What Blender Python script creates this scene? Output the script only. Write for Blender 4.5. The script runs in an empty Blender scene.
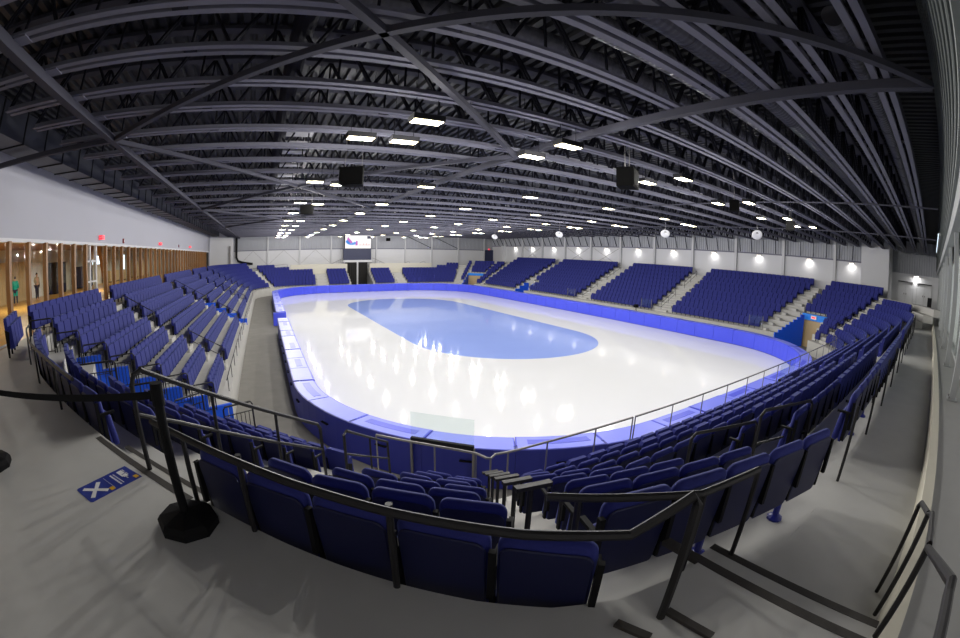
import bpy, bmesh, math, random
from mathutils import Vector, Matrix
random.seed(7)
PI = math.pi
scene = bpy.context.scene
COL = scene.collection

# ------------------------------------------------------------------ camera
CAM = Vector((-16.768, -37.804, 5.870))
YAW, PITCH, ROLL = 0.50033, -0.14513, 0.02316
LF, LK = 434.61, -0.03214                       # fisheye: r = LF*(t + LK*t^3), pixels of a 960 wide frame
cy_, sy_ = math.cos(YAW), math.sin(YAW)
cp_, sp_ = math.cos(PITCH), math.sin(PITCH)
R0 = Vector((cy_, -sy_, 0))
F0 = Vector((sy_ * cp_, cy_ * cp_, sp_))
U0 = Vector((-sy_ * sp_, -cy_ * sp_, cp_))
cr_, sr_ = math.cos(ROLL), math.sin(ROLL)
RX = R0 * cr_ + U0 * sr_
UX = -R0 * sr_ + U0 * cr_
cd = bpy.data.cameras.new('camera')
cam = bpy.data.objects.new('camera', cd)
COL.objects.link(cam)
M = Matrix((RX, UX, -F0)).transposed().to_4x4()
M.translation = CAM
cam.matrix_world = M
scene.render.engine = 'CYCLES'
cd.type = 'PANO'
cd.sensor_width = 36.0
cd.sensor_fit = 'HORIZONTAL'
cd.clip_start = 0.02
cd.clip_end = 300
pc = cd.cycles if hasattr(cd, 'cycles') and hasattr(cd.cycles, 'panorama_type') else cd
pc.panorama_type = 'FISHEYE_LENS_POLYNOMIAL'
pc.fisheye_fov = 6.2
pc.fisheye_polynomial_k0 = 0.0
pc.fisheye_polynomial_k1 = -0.06098892
pc.fisheye_polynomial_k2 = -0.000118464
pc.fisheye_polynomial_k3 = 4.1424e-06
pc.fisheye_polynomial_k4 = -3.954596e-07
scene.camera = cam


def project(p):
    d = Vector(p) - CAM
    n = d.length
    t = math.acos(max(-1, min(1, d.dot(F0) / n)))
    a, b = d.dot(RX), d.dot(UX)
    rr = math.hypot(a, b) or 1e-9
    r = LF * (t + LK * t ** 3)
    return 480 + a / rr * r, 319 - b / rr * r, n, t


# ------------------------------------------------------------------ world, exposure
scene.view_settings.view_transform = 'Standard'
scene.view_settings.look = 'None'
scene.view_settings.exposure = 0.5
scene.view_settings.gamma = 1.0
scene.view_settings.use_curve_mapping = False
scene.cycles.use_denoising = True
scene.cycles.max_bounces = 8
scene.cycles.diffuse_bounces = 4
scene.cycles.glossy_bounces = 4
scene.cycles.transmission_bounces = 6
scene.cycles.transparent_max_bounces = 12
scene.cycles.sample_clamp_indirect = 6.0
W = bpy.data.worlds.new('world')
scene.world = W
W.use_nodes = True
W.node_tree.nodes['Background'].inputs[0].default_value = (0.45, 0.55, 0.75, 1)
W.node_tree.nodes['Background'].inputs[1].default_value = 0.35

# levels and plan
def FLR(r):                                       # floor height of seat row r
    return 1.08 + 0.43 * (r - 1)
TREAD = 0.82
ZPLAT = FLR(8)                                    # concourse the camera stands on
ZWALK = FLR(7)
ZCH = 9.25                                        # underside of roof joists
ZDECK = 10.55
XW_L, XW_R, YW_F, YW_N = -26.4, 27.3, 38.2, -38.25
LAMP_W = 195.0

# high-bay lamps: regular grid (x, y), underside z
LAMP_Z = 8.7
LAMPS = []
for yy in (-28.0, -29.6):
    for xx in (-9.9, -4.9, 0.2, 5.1):
        LAMPS.append((xx, yy))
LAMPS += [(-14.6, -27.7), (-13.5, -27.7), (-13.6, -29.5), (8.4, -29.0), (8.4, -30.1)]
for yy in (-21.1, -14.3, -8.7, -2.5, 3.2, 9.5, 16.0, 22.3, 28.3):
    for xx in (-10.3, -5.1, 0.1, 5.2):
        LAMPS.append((xx, yy))
    for xx in (-14.9, -13.85, 8.4, 9.4):
        LAMPS.append((xx, yy + (0.6 if xx > -14 else 0)))
for (x, y) in LAMPS:
    ld = bpy.data.lights.new('highbay_light', 'POINT')
    ld.shadow_soft_size = 0.05
    ld.energy = LAMP_W; ld.color = (1.0, 0.975, 0.93)
    lo = bpy.data.objects.new('highbay_light', ld); COL.objects.link(lo)
    lo.location = (x, y, LAMP_Z - 0.06)
# wall washers on the right wall
WASH = [(27.0, y) for y in (29.6, 24.2, 18.2, 12.1, 6.0, 0.0, -5.95, -11.95, -17.9, -24.0, -28.9)]
for (x, y) in WASH:
    ld = bpy.data.lights.new('washer_light', 'AREA')
    ld.shape = 'RECTANGLE'; ld.size = 0.12; ld.size_y = 0.5
    ld.energy = 8; ld.color = (1, 0.98, 0.95); ld.spread = 2.6
    lo = bpy.data.objects.new('washer_light', ld); COL.objects.link(lo)
    lo.location = (x - 0.06, y, 7.60)
    lo.rotation_euler = (0, math.radians(-14), 0)
ld = bpy.data.lights.new('recess_light', 'AREA'); ld.size = 0.4; ld.energy = 18
lo = bpy.data.objects.new('recess_light', ld); COL.objects.link(lo); lo.location = (30.5, -36.1, 7.3)
# lobby luminaires
for (x, y, e) in ((-30, -26, 200), (-31.5, -16, 200), (-30, -5, 180), (-30, 8, 150), (-30, 22, 120)):
    ld = bpy.data.lights.new('lobby_light', 'AREA'); ld.size = 2.0; ld.energy = e; ld.color = (1.0, 0.88, 0.68)
    lo = bpy.data.objects.new('lobby_light', ld); COL.objects.link(lo); lo.location = (x, y, 7.3)


# ------------------------------------------------------------------ materials
def mat(name, col, rough=0.6, metal=0.0, noise=0.0, nscale=4.0, bump=0.0, bscale=40.0, spec=0.5, emit=None, estr=0.0, alpha=None, trans=0.0):
    m = bpy.data.materials.new(name); m.use_nodes = True
    nt = m.node_tree; b = nt.nodes['Principled BSDF']
    b.inputs['Base Color'].default_value = (*col, 1)
    b.inputs['Roughness'].default_value = rough
    b.inputs['Metallic'].default_value = metal
    b.inputs['Specular IOR Level'].default_value = spec
    if trans: b.inputs['Transmission Weight'].default_value = trans
    if noise:
        tc = nt.nodes.new('ShaderNodeTexCoord'); n = nt.nodes.new('ShaderNodeTexNoise')
        n.inputs['Scale'].default_value = nscale; n.inputs['Detail'].default_value = 5
        r = nt.nodes.new('ShaderNodeMix'); r.data_type = 'RGBA'
        r.inputs[6].default_value = (*[c * (1 - noise) for c in col], 1)
        r.inputs[7].default_value = (*[min(1, c * (1 + noise)) for c in col], 1)
        nt.links.new(tc.outputs['Object'], n.inputs['Vector'])
        nt.links.new(n.outputs['Fac'], r.inputs[0]); nt.links.new(r.outputs[2], b.inputs['Base Color'])
    if bump:
        tc = nt.nodes.new('ShaderNodeTexCoord'); n = nt.nodes.new('ShaderNodeTexNoise')
        n.inputs['Scale'].default_value = bscale
        bp = nt.nodes.new('ShaderNodeBump'); bp.inputs['Strength'].default_value = bump; bp.inputs['Distance'].default_value = 0.01
        nt.links.new(tc.outputs['Object'], n.inputs['Vector'])
        nt.links.new(n.outputs['Fac'], bp.inputs['Height']); nt.links.new(bp.outputs[0], b.inputs['Normal'])
    if emit:
        b.inputs['Emission Color'].default_value = (*emit, 1); b.inputs['Emission Strength'].default_value = estr
    return m


def ridged(name, col, axis, period, depth, rough=0.5):          # fine corrugated sheet relief
    m = mat(name, col, rough); nt = m.node_tree; b = nt.nodes['Principled BSDF']
    tc = nt.nodes.new('ShaderNodeTexCoord'); w = nt.nodes.new('ShaderNodeTexWave')
    w.wave_type = 'BANDS'; w.bands_direction = axis; w.wave_profile = 'SIN'
    w.inputs['Scale'].default_value = 2 * PI / period / 20.0
    bp = nt.nodes.new('ShaderNodeBump'); bp.inputs['Strength'].default_value = 1.0; bp.inputs['Distance'].default_value = depth
    nt.links.new(tc.outputs['Object'], w.inputs['Vector'])
    nt.links.new(w.outputs['Fac'], bp.inputs['Height']); nt.links.new(bp.outputs[0], b.inputs['Normal'])
    return m


def glassy(name, tint, alpha):                                  # thin sheet of clear glass
    m = bpy.data.materials.new(name); m.use_nodes = True; nt = m.node_tree
    for n in list(nt.nodes): nt.nodes.remove(n)
    o = nt.nodes.new('ShaderNodeOutputMaterial'); mx = nt.nodes.new('ShaderNodeMixShader')
    t = nt.nodes.new('ShaderNodeBsdfTransparent'); t.inputs[0].default_value = (*tint, 1)
    g = nt.nodes.new('ShaderNodeBsdfGlossy'); g.inputs['Roughness'].default_value = 0.03
    mx.inputs[0].default_value = alpha
    nt.links.new(t.outputs[0], mx.inputs[1]); nt.links.new(g.outputs[0], mx.inputs[2]); nt.links.new(mx.outputs[0], o.inputs[0])
    return m


MT = {}
MT['ice'] = mat('ice', (0.90, 0.91, 0.93), 0.06, noise=0.02, nscale=0.4, spec=0.09)
MT['infield'] = mat('infield_paint', (0.35, 0.47, 1.0), 0.06, noise=0.04, nscale=0.5, spec=0.12)
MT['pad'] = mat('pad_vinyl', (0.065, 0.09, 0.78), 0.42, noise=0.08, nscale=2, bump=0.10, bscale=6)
MT['padlit'] = mat('pad_vinyl_lit', (0.20, 0.24, 0.95), 0.40, noise=0.06, nscale=2)  # paler blue puts the light falling on the pad tops into the colour
MT['board'] = mat('board_blue', (0.03, 0.04, 0.36), 0.5)
MT['rubber'] = mat('rubber_floor', (0.20, 0.19, 0.17), 0.75, noise=0.22, nscale=1.2, bump=0.1)
MT['conc'] = mat('concrete_floor', (0.50, 0.495, 0.475), 0.55, noise=0.14, nscale=1.6, bump=0.06, bscale=30)
MT['tier'] = mat('tier_concrete', (0.50, 0.49, 0.46), 0.7, noise=0.10, nscale=2.0, bump=0.06)
MT['fabric'] = mat('seat_fabric', (0.020, 0.025, 0.185), 0.78, noise=0.12, nscale=60, bump=0.12, bscale=260, spec=0.3)
_fb = MT['fabric'].node_tree.nodes['Principled BSDF']; _fb.inputs['Sheen Weight'].default_value = 0.10; _fb.inputs['Sheen Tint'].default_value = (0.45, 0.6, 1, 1)
MT['speaker'] = mat('speaker_black', (0.003, 0.003, 0.003), 0.9, spec=0.05)
MT['shell'] = mat('seat_shell_shaded', (0.006, 0.008, 0.052), 0.5, spec=0.4)  # same navy as the fabric, darkened for the shade on the seat backs
MT['bluemetal'] = mat('blue_paint', (0.012, 0.018, 0.22), 0.35)
MT['black'] = mat('black_plastic', (0.008, 0.008, 0.009), 0.7, spec=0.15)
MT['rail'] = mat('rail_paint', (0.016, 0.015, 0.016), 0.5, spec=0.35)
MT['nose'] = mat('stair_nosing', (0.05, 0.045, 0.04), 0.6, noise=0.2, nscale=30)
MT['steel'] = mat('grey_steel', (0.28, 0.27, 0.26), 0.4, metal=0.7)
MT['roofsteel'] = mat('roof_steel', (0.17, 0.17, 0.215), 0.85, spec=0.1, noise=0.06, nscale=3)
MT['brace'] = mat('brace_steel', (0.06, 0.06, 0.078), 0.85, spec=0.1)
MT['frame'] = mat('window_frame', (0.36, 0.37, 0.37), 0.5)
MT['web'] = mat('web_steel', (0.014, 0.014, 0.02), 0.85, spec=0.1)
MT['deck'] = ridged('roof_deck', (0.045, 0.046, 0.058), 'X', 0.19, 0.06)
MT['duct'] = ridged('spiral_duct', (0.13, 0.13, 0.15), 'X', 0.14, 0.012, 0.4)
MT['duct2'] = mat('duct_sheet', (0.040, 0.043, 0.060), 0.5, noise=0.08, nscale=1)
MT['panelgrey'] = mat('ceiling_panel', (0.34, 0.34, 0.36), 0.6)
MT['wallwhite'] = mat('wall_white', (0.66, 0.66, 0.67), 0.7, noise=0.03, nscale=0.6)
MT['walllilac'] = mat('wall_lilac', (0.43, 0.43, 0.48), 0.7, noise=0.02, nscale=0.5)
MT['cladY'] = ridged('cladding_grey', (0.40, 0.41, 0.43), 'Y', 0.3, 0.05)
MT['cladX'] = ridged('cladding_grey_far', (0.40, 0.41, 0.43), 'X', 0.3, 0.05)
MT['cladN'] = ridged('cladding_green', (0.16, 0.18, 0.17), 'Z', 0.25, 0.03)
MT['cream'] = mat('cream_paint', (0.60, 0.57, 0.47), 0.6, noise=0.03)
MT['ledge'] = mat('ledge_grey', (0.30, 0.30, 0.29), 0.6, noise=0.06)
MT['column'] = mat('column_white', (0.55, 0.55, 0.56), 0.5)
MT['wood'] = mat('glulam', (0.25, 0.12, 0.038), 0.5, noise=0.18, nscale=3)
MT['woodfloor'] = mat('wood_floor', (0.62, 0.36, 0.09), 0.3, noise=0.12, nscale=2)
MT['tan'] = mat('tan_panel', (0.52, 0.38, 0.20), 0.6, noise=0.08, nscale=2)
MT['blue'] = mat('bright_blue', (0.005, 0.10, 0.80), 0.5)
MT['cyan'] = mat('sign_blue', (0.01, 0.25, 0.90), 0.5)
MT['darkgrey'] = mat('dark_grey', (0.022, 0.022, 0.025), 0.75, spec=0.15)
MT['curtain'] = mat('black_curtain', (0.018, 0.017, 0.016), 0.9, noise=0.3, nscale=3)
MT['navypanel'] = mat('navy_panel', (0.020, 0.025, 0.07), 0.5)
MT['glass'] = glassy('clear_glass', (0.93, 0.97, 0.96), 0.06)
MT['winglass'] = glassy('window_glass', (0.93, 0.95, 0.94), 0.05)
MT['lamp'] = mat('lamp_diffuser', (1, 1, 1), 0.5, emit=(1.0, 0.86, 0.52), estr=5.0)
MT['wash'] = mat('washer_lens', (1, 1, 1), 0.5, emit=(1.0, 0.85, 0.7), estr=6)
MT['red'] = mat('exit_red', (0.8, 0.03, 0.05), 0.5, emit=(1, 0.05, 0.08), estr=0.8)
MT['white'] = mat('white_print', (0.8, 0.8, 0.8), 0.5)
MT['yellow'] = mat('yellow_print', (0.75, 0.42, 0.01), 0.5)
MT['stick'] = mat('sticker_blue', (0.008, 0.028, 0.27), 0.45)
MT['skin'] = mat('skin', (0.55, 0.33, 0.23), 0.6)
MT['shirt'] = mat('beige_shirt', (0.36, 0.30, 0.18), 0.8)
MT['trouser'] = mat('dark_trousers', (0.02, 0.02, 0.045), 0.8)
MT['teal'] = mat('teal_coat', (0.0, 0.30, 0.24), 0.8)
MT['hair'] = mat('dark_hair', (0.03, 0.02, 0.015), 0.7)
MT['scr'] = mat('screen_white', (0.02, 0.02, 0.02), 0.4, emit=(1, 0.97, 0.98), estr=0.66)
MT['scrp'] = mat('screen_pink', (0.02, 0.02, 0.02), 0.4, emit=(0.66, 0.10, 0.66), estr=0.5)
MT['scrb'] = mat('screen_blue', (0.02, 0.02, 0.02), 0.4, emit=(0.06, 0.33, 0.95), estr=0.55)
MT['scro'] = mat('screen_orange', (0.02, 0.02, 0.02), 0.4, emit=(0.95, 0.40, 0.33), estr=0.55)
MT['tvblue'] = mat('tv_glow', (0.5, 0.7, 0.9), 0.4, emit=(0.75, 0.9, 1.0), estr=1.6)


# ------------------------------------------------------------------ mesh helpers
class MB:
    def __init__(s): s.v = []; s.f = []; s.m = []; s.ch = []
    def add(s, vs, fs, mi=0):
        s.ch.append((len(s.v), len(s.f))); o = len(s.v); s.v += [tuple(v) for v in vs]; s.f += [tuple(i + o for i in f) for f in fs]; s.m += [mi] * len(fs); return s
    def box(s, c, d, mi=0, R=None):
        x, y, z = d[0] / 2, d[1] / 2, d[2] / 2
        vs = [Vector((a * x, b * y, e * z)) for a in (-1, 1) for b in (-1, 1) for e in (-1, 1)]
        if R is not None: vs = [R @ v for v in vs]
        c = Vector(c)
        return s.add([v + c for v in vs], [(0, 1, 3, 2), (4, 6, 7, 5), (0, 4, 5, 1), (2, 3, 7, 6), (0, 2, 6, 4), (1, 5, 7, 3)], mi)
    def bx(s, a, b, mi=0):
        return s.box([(p + q) / 2 for p, q in zip(a, b)], [abs(q - p) for p, q in zip(a, b)], mi)
    def bar(s, p, q, w, h, mi=0, up=(0, 0, 1)):
        p, q = Vector(p), Vector(q); d = (q - p); L = d.length; d.normalize()
        u = Vector(up)
        if abs(d.dot(u)) > 0.98: u = Vector((1, 0, 0))
        x = d.cross(u).normalized(); z = x.cross(d)
        R = Matrix((x, d, z)).transposed()
        return s.box((p + q) / 2, (w, L, h), mi, R)
    def tube(s, pts, r, n=8, mi=0, closed=False, cap=True):
        pts = [Vector(p) for p in pts]; rings = []; N = len(pts); prev = None
        for i, p in enumerate(pts):
            if closed: t = pts[(i + 1) % N] - pts[i - 1]
            else: t = pts[min(i + 1, N - 1)] - pts[max(i - 1, 0)]
            t.normalize()
            if prev is None:
                a = Vector((0, 0, 1)) if abs(t.z) < 0.95 else Vector((1, 0, 0))
                x = t.cross(a).normalized()
            else:
                x = (prev - t * prev.dot(t)).normalized()
            prev = x; y = t.cross(x)
            rad = r[i] if isinstance(r, (list, tuple)) else r
            rings.append([p + (x * math.cos(2 * PI * k / n) + y * math.sin(2 * PI * k / n)) * rad for k in range(n)])
        vs = [v for g in rings for v in g]; fs = []
        for i in range(N if closed else N - 1):
            j = (i + 1) % N
            for k in range(n): fs.append((i * n + k, i * n + (k + 1) % n, j * n + (k + 1) % n, j * n + k))
        if cap and not closed:
            fs.append(tuple(range(n - 1, -1, -1))); fs.append(tuple((N - 1) * n + k for k in range(n)))
        return s.add(vs, fs, mi)
    def lathe(s, prof, c, n=16, mi=0):
        c = Vector(c); vs = []; fs = []
        for (r, z) in prof:
            for k in range(n): vs.append(c + Vector((r * math.cos(2 * PI * k / n), r * math.sin(2 * PI * k / n), z)))
        for i in range(len(prof) - 1):
            for k in range(n): fs.append((i * n + k, i * n + (k + 1) % n, (i + 1) * n + (k + 1) % n, (i + 1) * n + k))
        fs.append(tuple((len(prof) - 1) * n + k for k in range(n))); fs.append(tuple(range(n - 1, -1, -1)))
        return s.add(vs, fs, mi)
    def prism(s, outline, z0, z1, mi=0):                         # outline: (x, y) list, extruded in z
        n = len(outline)
        vs = [(x, y, z0) for x, y in outline] + [(x, y, z1) for x, y in outline]
        fs = [tuple(range(n - 1, -1, -1)), tuple(range(n, 2 * n))] + [(i, (i + 1) % n, n + (i + 1) % n, n + i) for i in range(n)]
        return s.add(vs, fs, mi)
    def mesh(s, name, mats, smooth=False):
        me = bpy.data.meshes.new(name); me.from_pydata(s.v, [], s.f)
        for m in (mats if isinstance(mats, (list, tuple)) else [mats]): me.materials.append(m)
        if any(s.m): me.polygons.foreach_set('material_index', s.m)
        if smooth: me.polygons.foreach_set('use_smooth', [True] * len(me.polygons))
        me.validate()
        bm = bmesh.new(); bm.from_mesh(me); bmesh.ops.recalc_face_normals(bm, faces=bm.faces); bm.to_mesh(me); bm.free()
        me.update(); return me
    def build(s, name, mats, parent=None, smooth=False, loc=(0, 0, 0)):
        n = len(s.ch)
        if parent is None or n < 2: return inst(name, s.mesh(name, mats, smooth), parent, loc)
        if n > 6:                                                     # small pieces nobody could pick apart
            o = inst(name, s.mesh(name, mats, smooth), parent, loc); o['kind'] = 'stuff'; return o
        first = None
        for k, (v0, f0) in enumerate(s.ch):                           # every separate piece an object of its own
            v1, f1 = s.ch[k + 1] if k + 1 < n else (len(s.v), len(s.f))
            b = MB(); b.add(s.v[v0:v1], [tuple(i - v0 for i in f) for f in s.f[f0:f1]])
            o = inst(name, b.mesh(name, mats, smooth), parent, loc); first = first or o
        return first


def inst(name, me, parent=None, loc=(0, 0, 0), rz=0.0):
    o = bpy.data.objects.new(name, me); COL.objects.link(o); o.location = loc
    if rz: o.rotation_euler = (0, 0, rz)
    if parent is not None: o.parent = parent
    return o


def tag(o, label, cat, group=None):
    o['label'] = label; o['category'] = cat
    if group: o['group'] = group
    return o


def thing(name, label, cat, loc=(0, 0, 0), rz=0.0, group=None):
    return tag(inst(name, None, None, loc, rz), label, cat, group)


def structure(o, label=None):
    o['kind'] = 'structure'
    if label: o['label'] = label
    return o


ORD = ['first', 'second', 'third', 'fourth', 'fifth', 'sixth', 'seventh', 'eighth', 'ninth', 'tenth', 'eleventh', 'twelfth', 'thirteenth',
       'fourteenth', 'fifteenth', 'sixteenth', 'seventeenth', 'eighteenth', 'nineteenth', 'twentieth', 'twenty-first', 'twenty-second',
       'twenty-third', 'twenty-fourth', 'twenty-fifth', 'twenty-sixth', 'twenty-seventh', 'twenty-eighth', 'twenty-ninth', 'thirtieth']
def nth(i): return ORD[i] if i < len(ORD) else '%dth' % (i + 1)


# ------------------------------------------------------------------ plan contour of seat row 7 (counter-clockwise)
raw = []
def line(a, b, st=0.1):
    n = max(1, int(math.dist(a, b) / st))
    for i in range(n): raw.append((a[0] + (b[0] - a[0]) * i / n, a[1] + (b[1] - a[1]) * i / n))
def arc(c, r, a0, a1, st=0.1):
    n = int(abs(math.radians(a1 - a0)) * r / st)
    for i in range(n):
        a = math.radians(a0 + (a1 - a0) * i / n); raw.append((c[0] + r * math.cos(a), c[1] + r * math.sin(a)))
poly = [(-24, 24.4), (-24, -25.6), (-23.0, -28.3), (-21.52, -30.42), (-19.98, -32.15), (-18.74, -33.46), (-17.44, -34.74), (-16.68, -35.56), (-15.30, -36.86), (-15.0, -36.72), (-13.2, -36.98), (-11.4, -36.95), (11.5, -36.8)]
for a, b in zip(poly, poly[1:]): line(a, b)
arc((11.5, -24.3), 12.5, -90, 0)
line((24, -24.3), (24, 24.4))
arc((11.5, 24.4), 12.5, 0, 90)
line((11.5, 36.9), (-11.5, 36.9))
arc((-11.5, 24.4), 12.5, 90, 180)
NR = len(raw)
G = [math.exp(-0.5 * (k * 0.1 / 0.45) ** 2) for k in range(-30, 31)]; GS = sum(G)
CP = []
for i in range(NR):
    x = y = 0
    for k in range(-30, 31):
        p = raw[(i + k) % NR]; w = G[k + 30]; x += p[0] * w; y += p[1] * w
    CP.append((x / GS, y / GS))
CN = []
for i in range(NR):
    a, b = CP[(i - 6) % NR], CP[(i + 6) % NR]
    dx, dy = b[0] - a[0], b[1] - a[1]; L = math.hypot(dx, dy)
    CN.append((-dy / L, dx / L))
# offset directions: bisectors, so that straight rows meet in a mitre along the aisles
GM = [math.exp(-0.5 * (k * 0.1 / 1.9) ** 2) for k in range(-56, 57)]
CM = []
for i in range(NR):
    x = y = 0
    for k in range(-56, 57):
        n = CN[(i + k) % NR]; x += n[0] * GM[k + 56]; y += n[1] * GM[k + 56]
    L = math.hypot(x, y); x /= L; y /= L; c = max(0.8, x * CN[i][0] + y * CN[i][1])
    CM.append((x / c, y / c))
def U(x, y): return min(range(NR), key=lambda i: (CP[i][0] - x) ** 2 + (CP[i][1] - y) ** 2)
def PT(i, d): i %= NR; return (CP[i][0] + CM[i][0] * d, CP[i][1] + CM[i][1] * d)
def DR(r): return (7 - r) * TREAD
def urange(a, b):
    a %= NR; b %= NR
    return list(range(a, b + 1)) if b >= a else list(range(a, NR)) + list(range(0, b + 1))
def halfplane(p, q, side):
    """keep points on the left (+1) or right (-1) of the line p -> q"""
    def f(x, y): return side * ((q[0] - p[0]) * (y - p[1]) - (q[1] - p[1]) * (x - p[0])) > 0
    return f


# ------------------------------------------------------------------ floor and ice
fl = MB(); fl.bx((-45, -45, -0.3), (36, 46, -0.02))
structure(fl.build('floor', MT['rubber']), 'grey rubber floor around the rink')

def rrect(a, b, R, n=16):
    out = []
    for (cx, cyy, a0) in ((a - R, b - R, 0), (-(a - R), b - R, 90), (-(a - R), -(b - R), 180), (a - R, -(b - R), 270)):
        for k in range(n + 1):
            t = math.radians(a0 + 90 * k / n); out.append((cx + R * math.cos(t), cyy + R * math.sin(t)))
    return out
ice = thing('ice_sheet', 'glossy white ice with a blue oval infield inside the blue pads', 'ice')
mb = MB(); mb.prism(rrect(15.05, 30.05, 8.55), -0.02, 0.0); mb.build('white_ice', MT['ice'], ice)
mb = MB(); mb.prism([(x - 0.17, y - 0.08) for x, y in rrect(6.96, 17.95, 6.9, 24)], 0.0, 0.004); mb.build('painted_infield', MT['infield'], ice)

# ------------------------------------------------------------------ rink barrier: pads with lids, seams, outer boards
def rink_path(off, st):
    a, b, R = 15 + off, 30 + off, 8.5 + off
    pts = []
    segs = [('l', (a, -(b - R)), (a, b - R)), ('a', (a - R, b - R), 0), ('l', (a - R, b), (-(a - R), b)), ('a', (-(a - R), b - R), 90),
            ('l', (-a, b - R), (-a, -(b - R))), ('a', (-(a - R), -(b - R)), 180), ('l', (-(a - R), -b), (a - R, -b)), ('a', (a - R, -(b - R)), 270)]
    return segs, R
def rink_pieces():
    """cut the barrier into pads about 2 m long; each is a list of (x, y, nx, ny) on the ice edge, normal pointing out"""
    out = []
    segs, R = rink_path(0, 0)
    for s in segs:
        if s[0] == 'l':
            L = math.dist(s[1], s[2]); n = round(L / 2.0); d = ((s[2][0] - s[1][0]) / L, (s[2][1] - s[1][1]) / L)
            for k in range(n):
                out.append([(s[1][0] + d[0] * L * t / n, s[1][1] + d[1] * L * t / n, d[1], -d[0]) for t in (k, k + 0.5, k + 1)])
        else:
            n = 6
            for k in range(n):
                q = []
                for t in (0, 0.25, 0.5, 0.75, 1):
                    a = math.radians(s[2] + 90 * (k + t) / n); q.append((s[1][0] + R * math.cos(a), s[1][1] + R * math.sin(a), math.cos(a), math.sin(a)))
                out.append(q)
    return out
bar = thing('rink_barrier', 'continuous ring of vivid blue crash pads and boards around the ice', 'barrier')
def loft(mb, path, prof, mi=0):
    n = len(prof); vs = []; fs = []
    for (x, y, nx, ny) in path:
        for (o, z) in prof: vs.append((x + nx * o, y + ny * o, z))
    for i in range(len(path) - 1):
        for k in range(n): fs.append((i * n + k, i * n + (k + 1) % n, (i + 1) * n + (k + 1) % n, (i + 1) * n + k))
    fs.append(tuple(range(n))); fs.append(tuple((len(path) - 1) * n + k for k in reversed(range(n))))
    mb.add(vs, fs, mi)
def shrink(path, e):
    p = [list(q) for q in path]
    for i, j in ((0, 1), (-1, -2)):
        dx, dy = path[j][0] - path[i][0], path[j][1] - path[i][1]; L = math.hypot(dx, dy)
        p[i][0] += dx / L * e; p[i][1] += dy / L * e
    return p
GATES = []
for i, path in enumerate(rink_pieces()):
    mid = path[len(path) // 2]
    if mid[0] < -14 and -3.6 < mid[1] < 0.0:                     # opening on the left, swung gate further on
        GATES.append(path); continue
    h = 1.15 + 0.012 * math.sin(i * 2.3)
    mb = MB(); p = shrink(path, 0.012)
    loft(mb, p, [(0.0, 0.03), (0.012, h - 0.05), (0.05, h - 0.005), (0.60, h), (0.62, h - 0.05), (0.62, 0.03)])
    pad = mb.build('pad', MT['pad'], bar)
    mb = MB(); p2 = shrink(path, 0.05)
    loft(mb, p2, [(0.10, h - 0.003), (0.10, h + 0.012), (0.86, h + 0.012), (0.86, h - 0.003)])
    mb.build('pad_lid', MT['padlit'], pad)
    if i % 2 == 0:
        mb = MB(); p3 = shrink(path, 0.32)
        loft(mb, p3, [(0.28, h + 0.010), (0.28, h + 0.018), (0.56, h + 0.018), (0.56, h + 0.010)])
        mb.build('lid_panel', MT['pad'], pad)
    mb = MB(); loft(mb, shrink(path, 0.004), [(0.64, 0.0), (0.64, h), (0.90, h), (0.90, 0.0)])
    bd = mb.build('dasher_board', MT['board'], bar)
    if mid[1] < -10:
        mb = MB()
        for q in (0.35, 0.5, 0.65):
            k = int(q * (len(path) - 1)); x, y, nx, ny = path[k] if q != 0.5 else mid
            tx, ty = -ny, nx
            s = (q - 0.5) * 0.9
            mb.box((mid[0] + mid[2] * 0.905 - mid[3] * s * 0.8, mid[1] + mid[3] * 0.905 + mid[2] * s * 0.8, 0.78), (0.14, 0.14, 0.035), 0, Matrix.Rotation(math.atan2(ny, nx), 3, 'Z'))
        mb.build('vent_slot', MT['black'], bd)
# gate leaf standing open in the left opening
mb = MB(); mb.bx((-16.15, -0.36, 0.02), (-15.0, -0.06, 1.12)); tag(mb.build('gate_pad', MT['pad']), 'upright blue pad beside the gap in the left side boards', 'pad')

# clear shields over the boards on the near curve
def shield(px0, px1, label):
    t = thing('glass_shield', label, 'glass shield')
    a, b = Vector(px0), Vector(px1); d = (b - a); L = d.length; R = Matrix.Rotation(math.atan2(d.y, d.x), 3, 'Z')
    c = (a + b) / 2
    MB().box((c.x, c.y, 1.62), (L, 0.015, 0.72), 0, R).build('pane', MT['glass'], t)
    MB().box((c.x, c.y, 1.20), (L, 0.10, 0.16), 0, R).build('channel', MT['darkgrey'], t)
    m = MB()
    for p in (a, b): m.box((p.x, p.y, 0.6), (0.06, 0.06, 1.2), 0, R)
    m.build('bracket', MT['steel'], t)
shield((-13.36, -28.02), (-12.14, -29.17), 'clear glass shield with dark channel on the near corner boards')
shield((2.1, -30.96), (4.25, -30.96), 'small clear glass shield on the straight near boards at right')

# ------------------------------------------------------------------ grandstand tiers
stand = structure(inst('grandstand', None), 'light grey stepped concrete grandstand wrapped around the rink')
cutA = halfplane((-24.0, -26.1), (-19.1, -23.8), 1)
cutL = halfplane((-21.6, -28.9), (-17.0, -27.5), -1)
cutD = halfplane((19.08, -22.6), (26.5, -25.3), 1)
cutV = halfplane((18.2, -23.6), (20.9, -25.25), 1)
cutE1 = halfplane((22.4, -25.4), (26.5, -26.6), -1)
cutE0 = halfplane((16.0, -27.6), (22.4, -28.1), -1)
V3a, V3b = 15.9, 13.6
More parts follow.
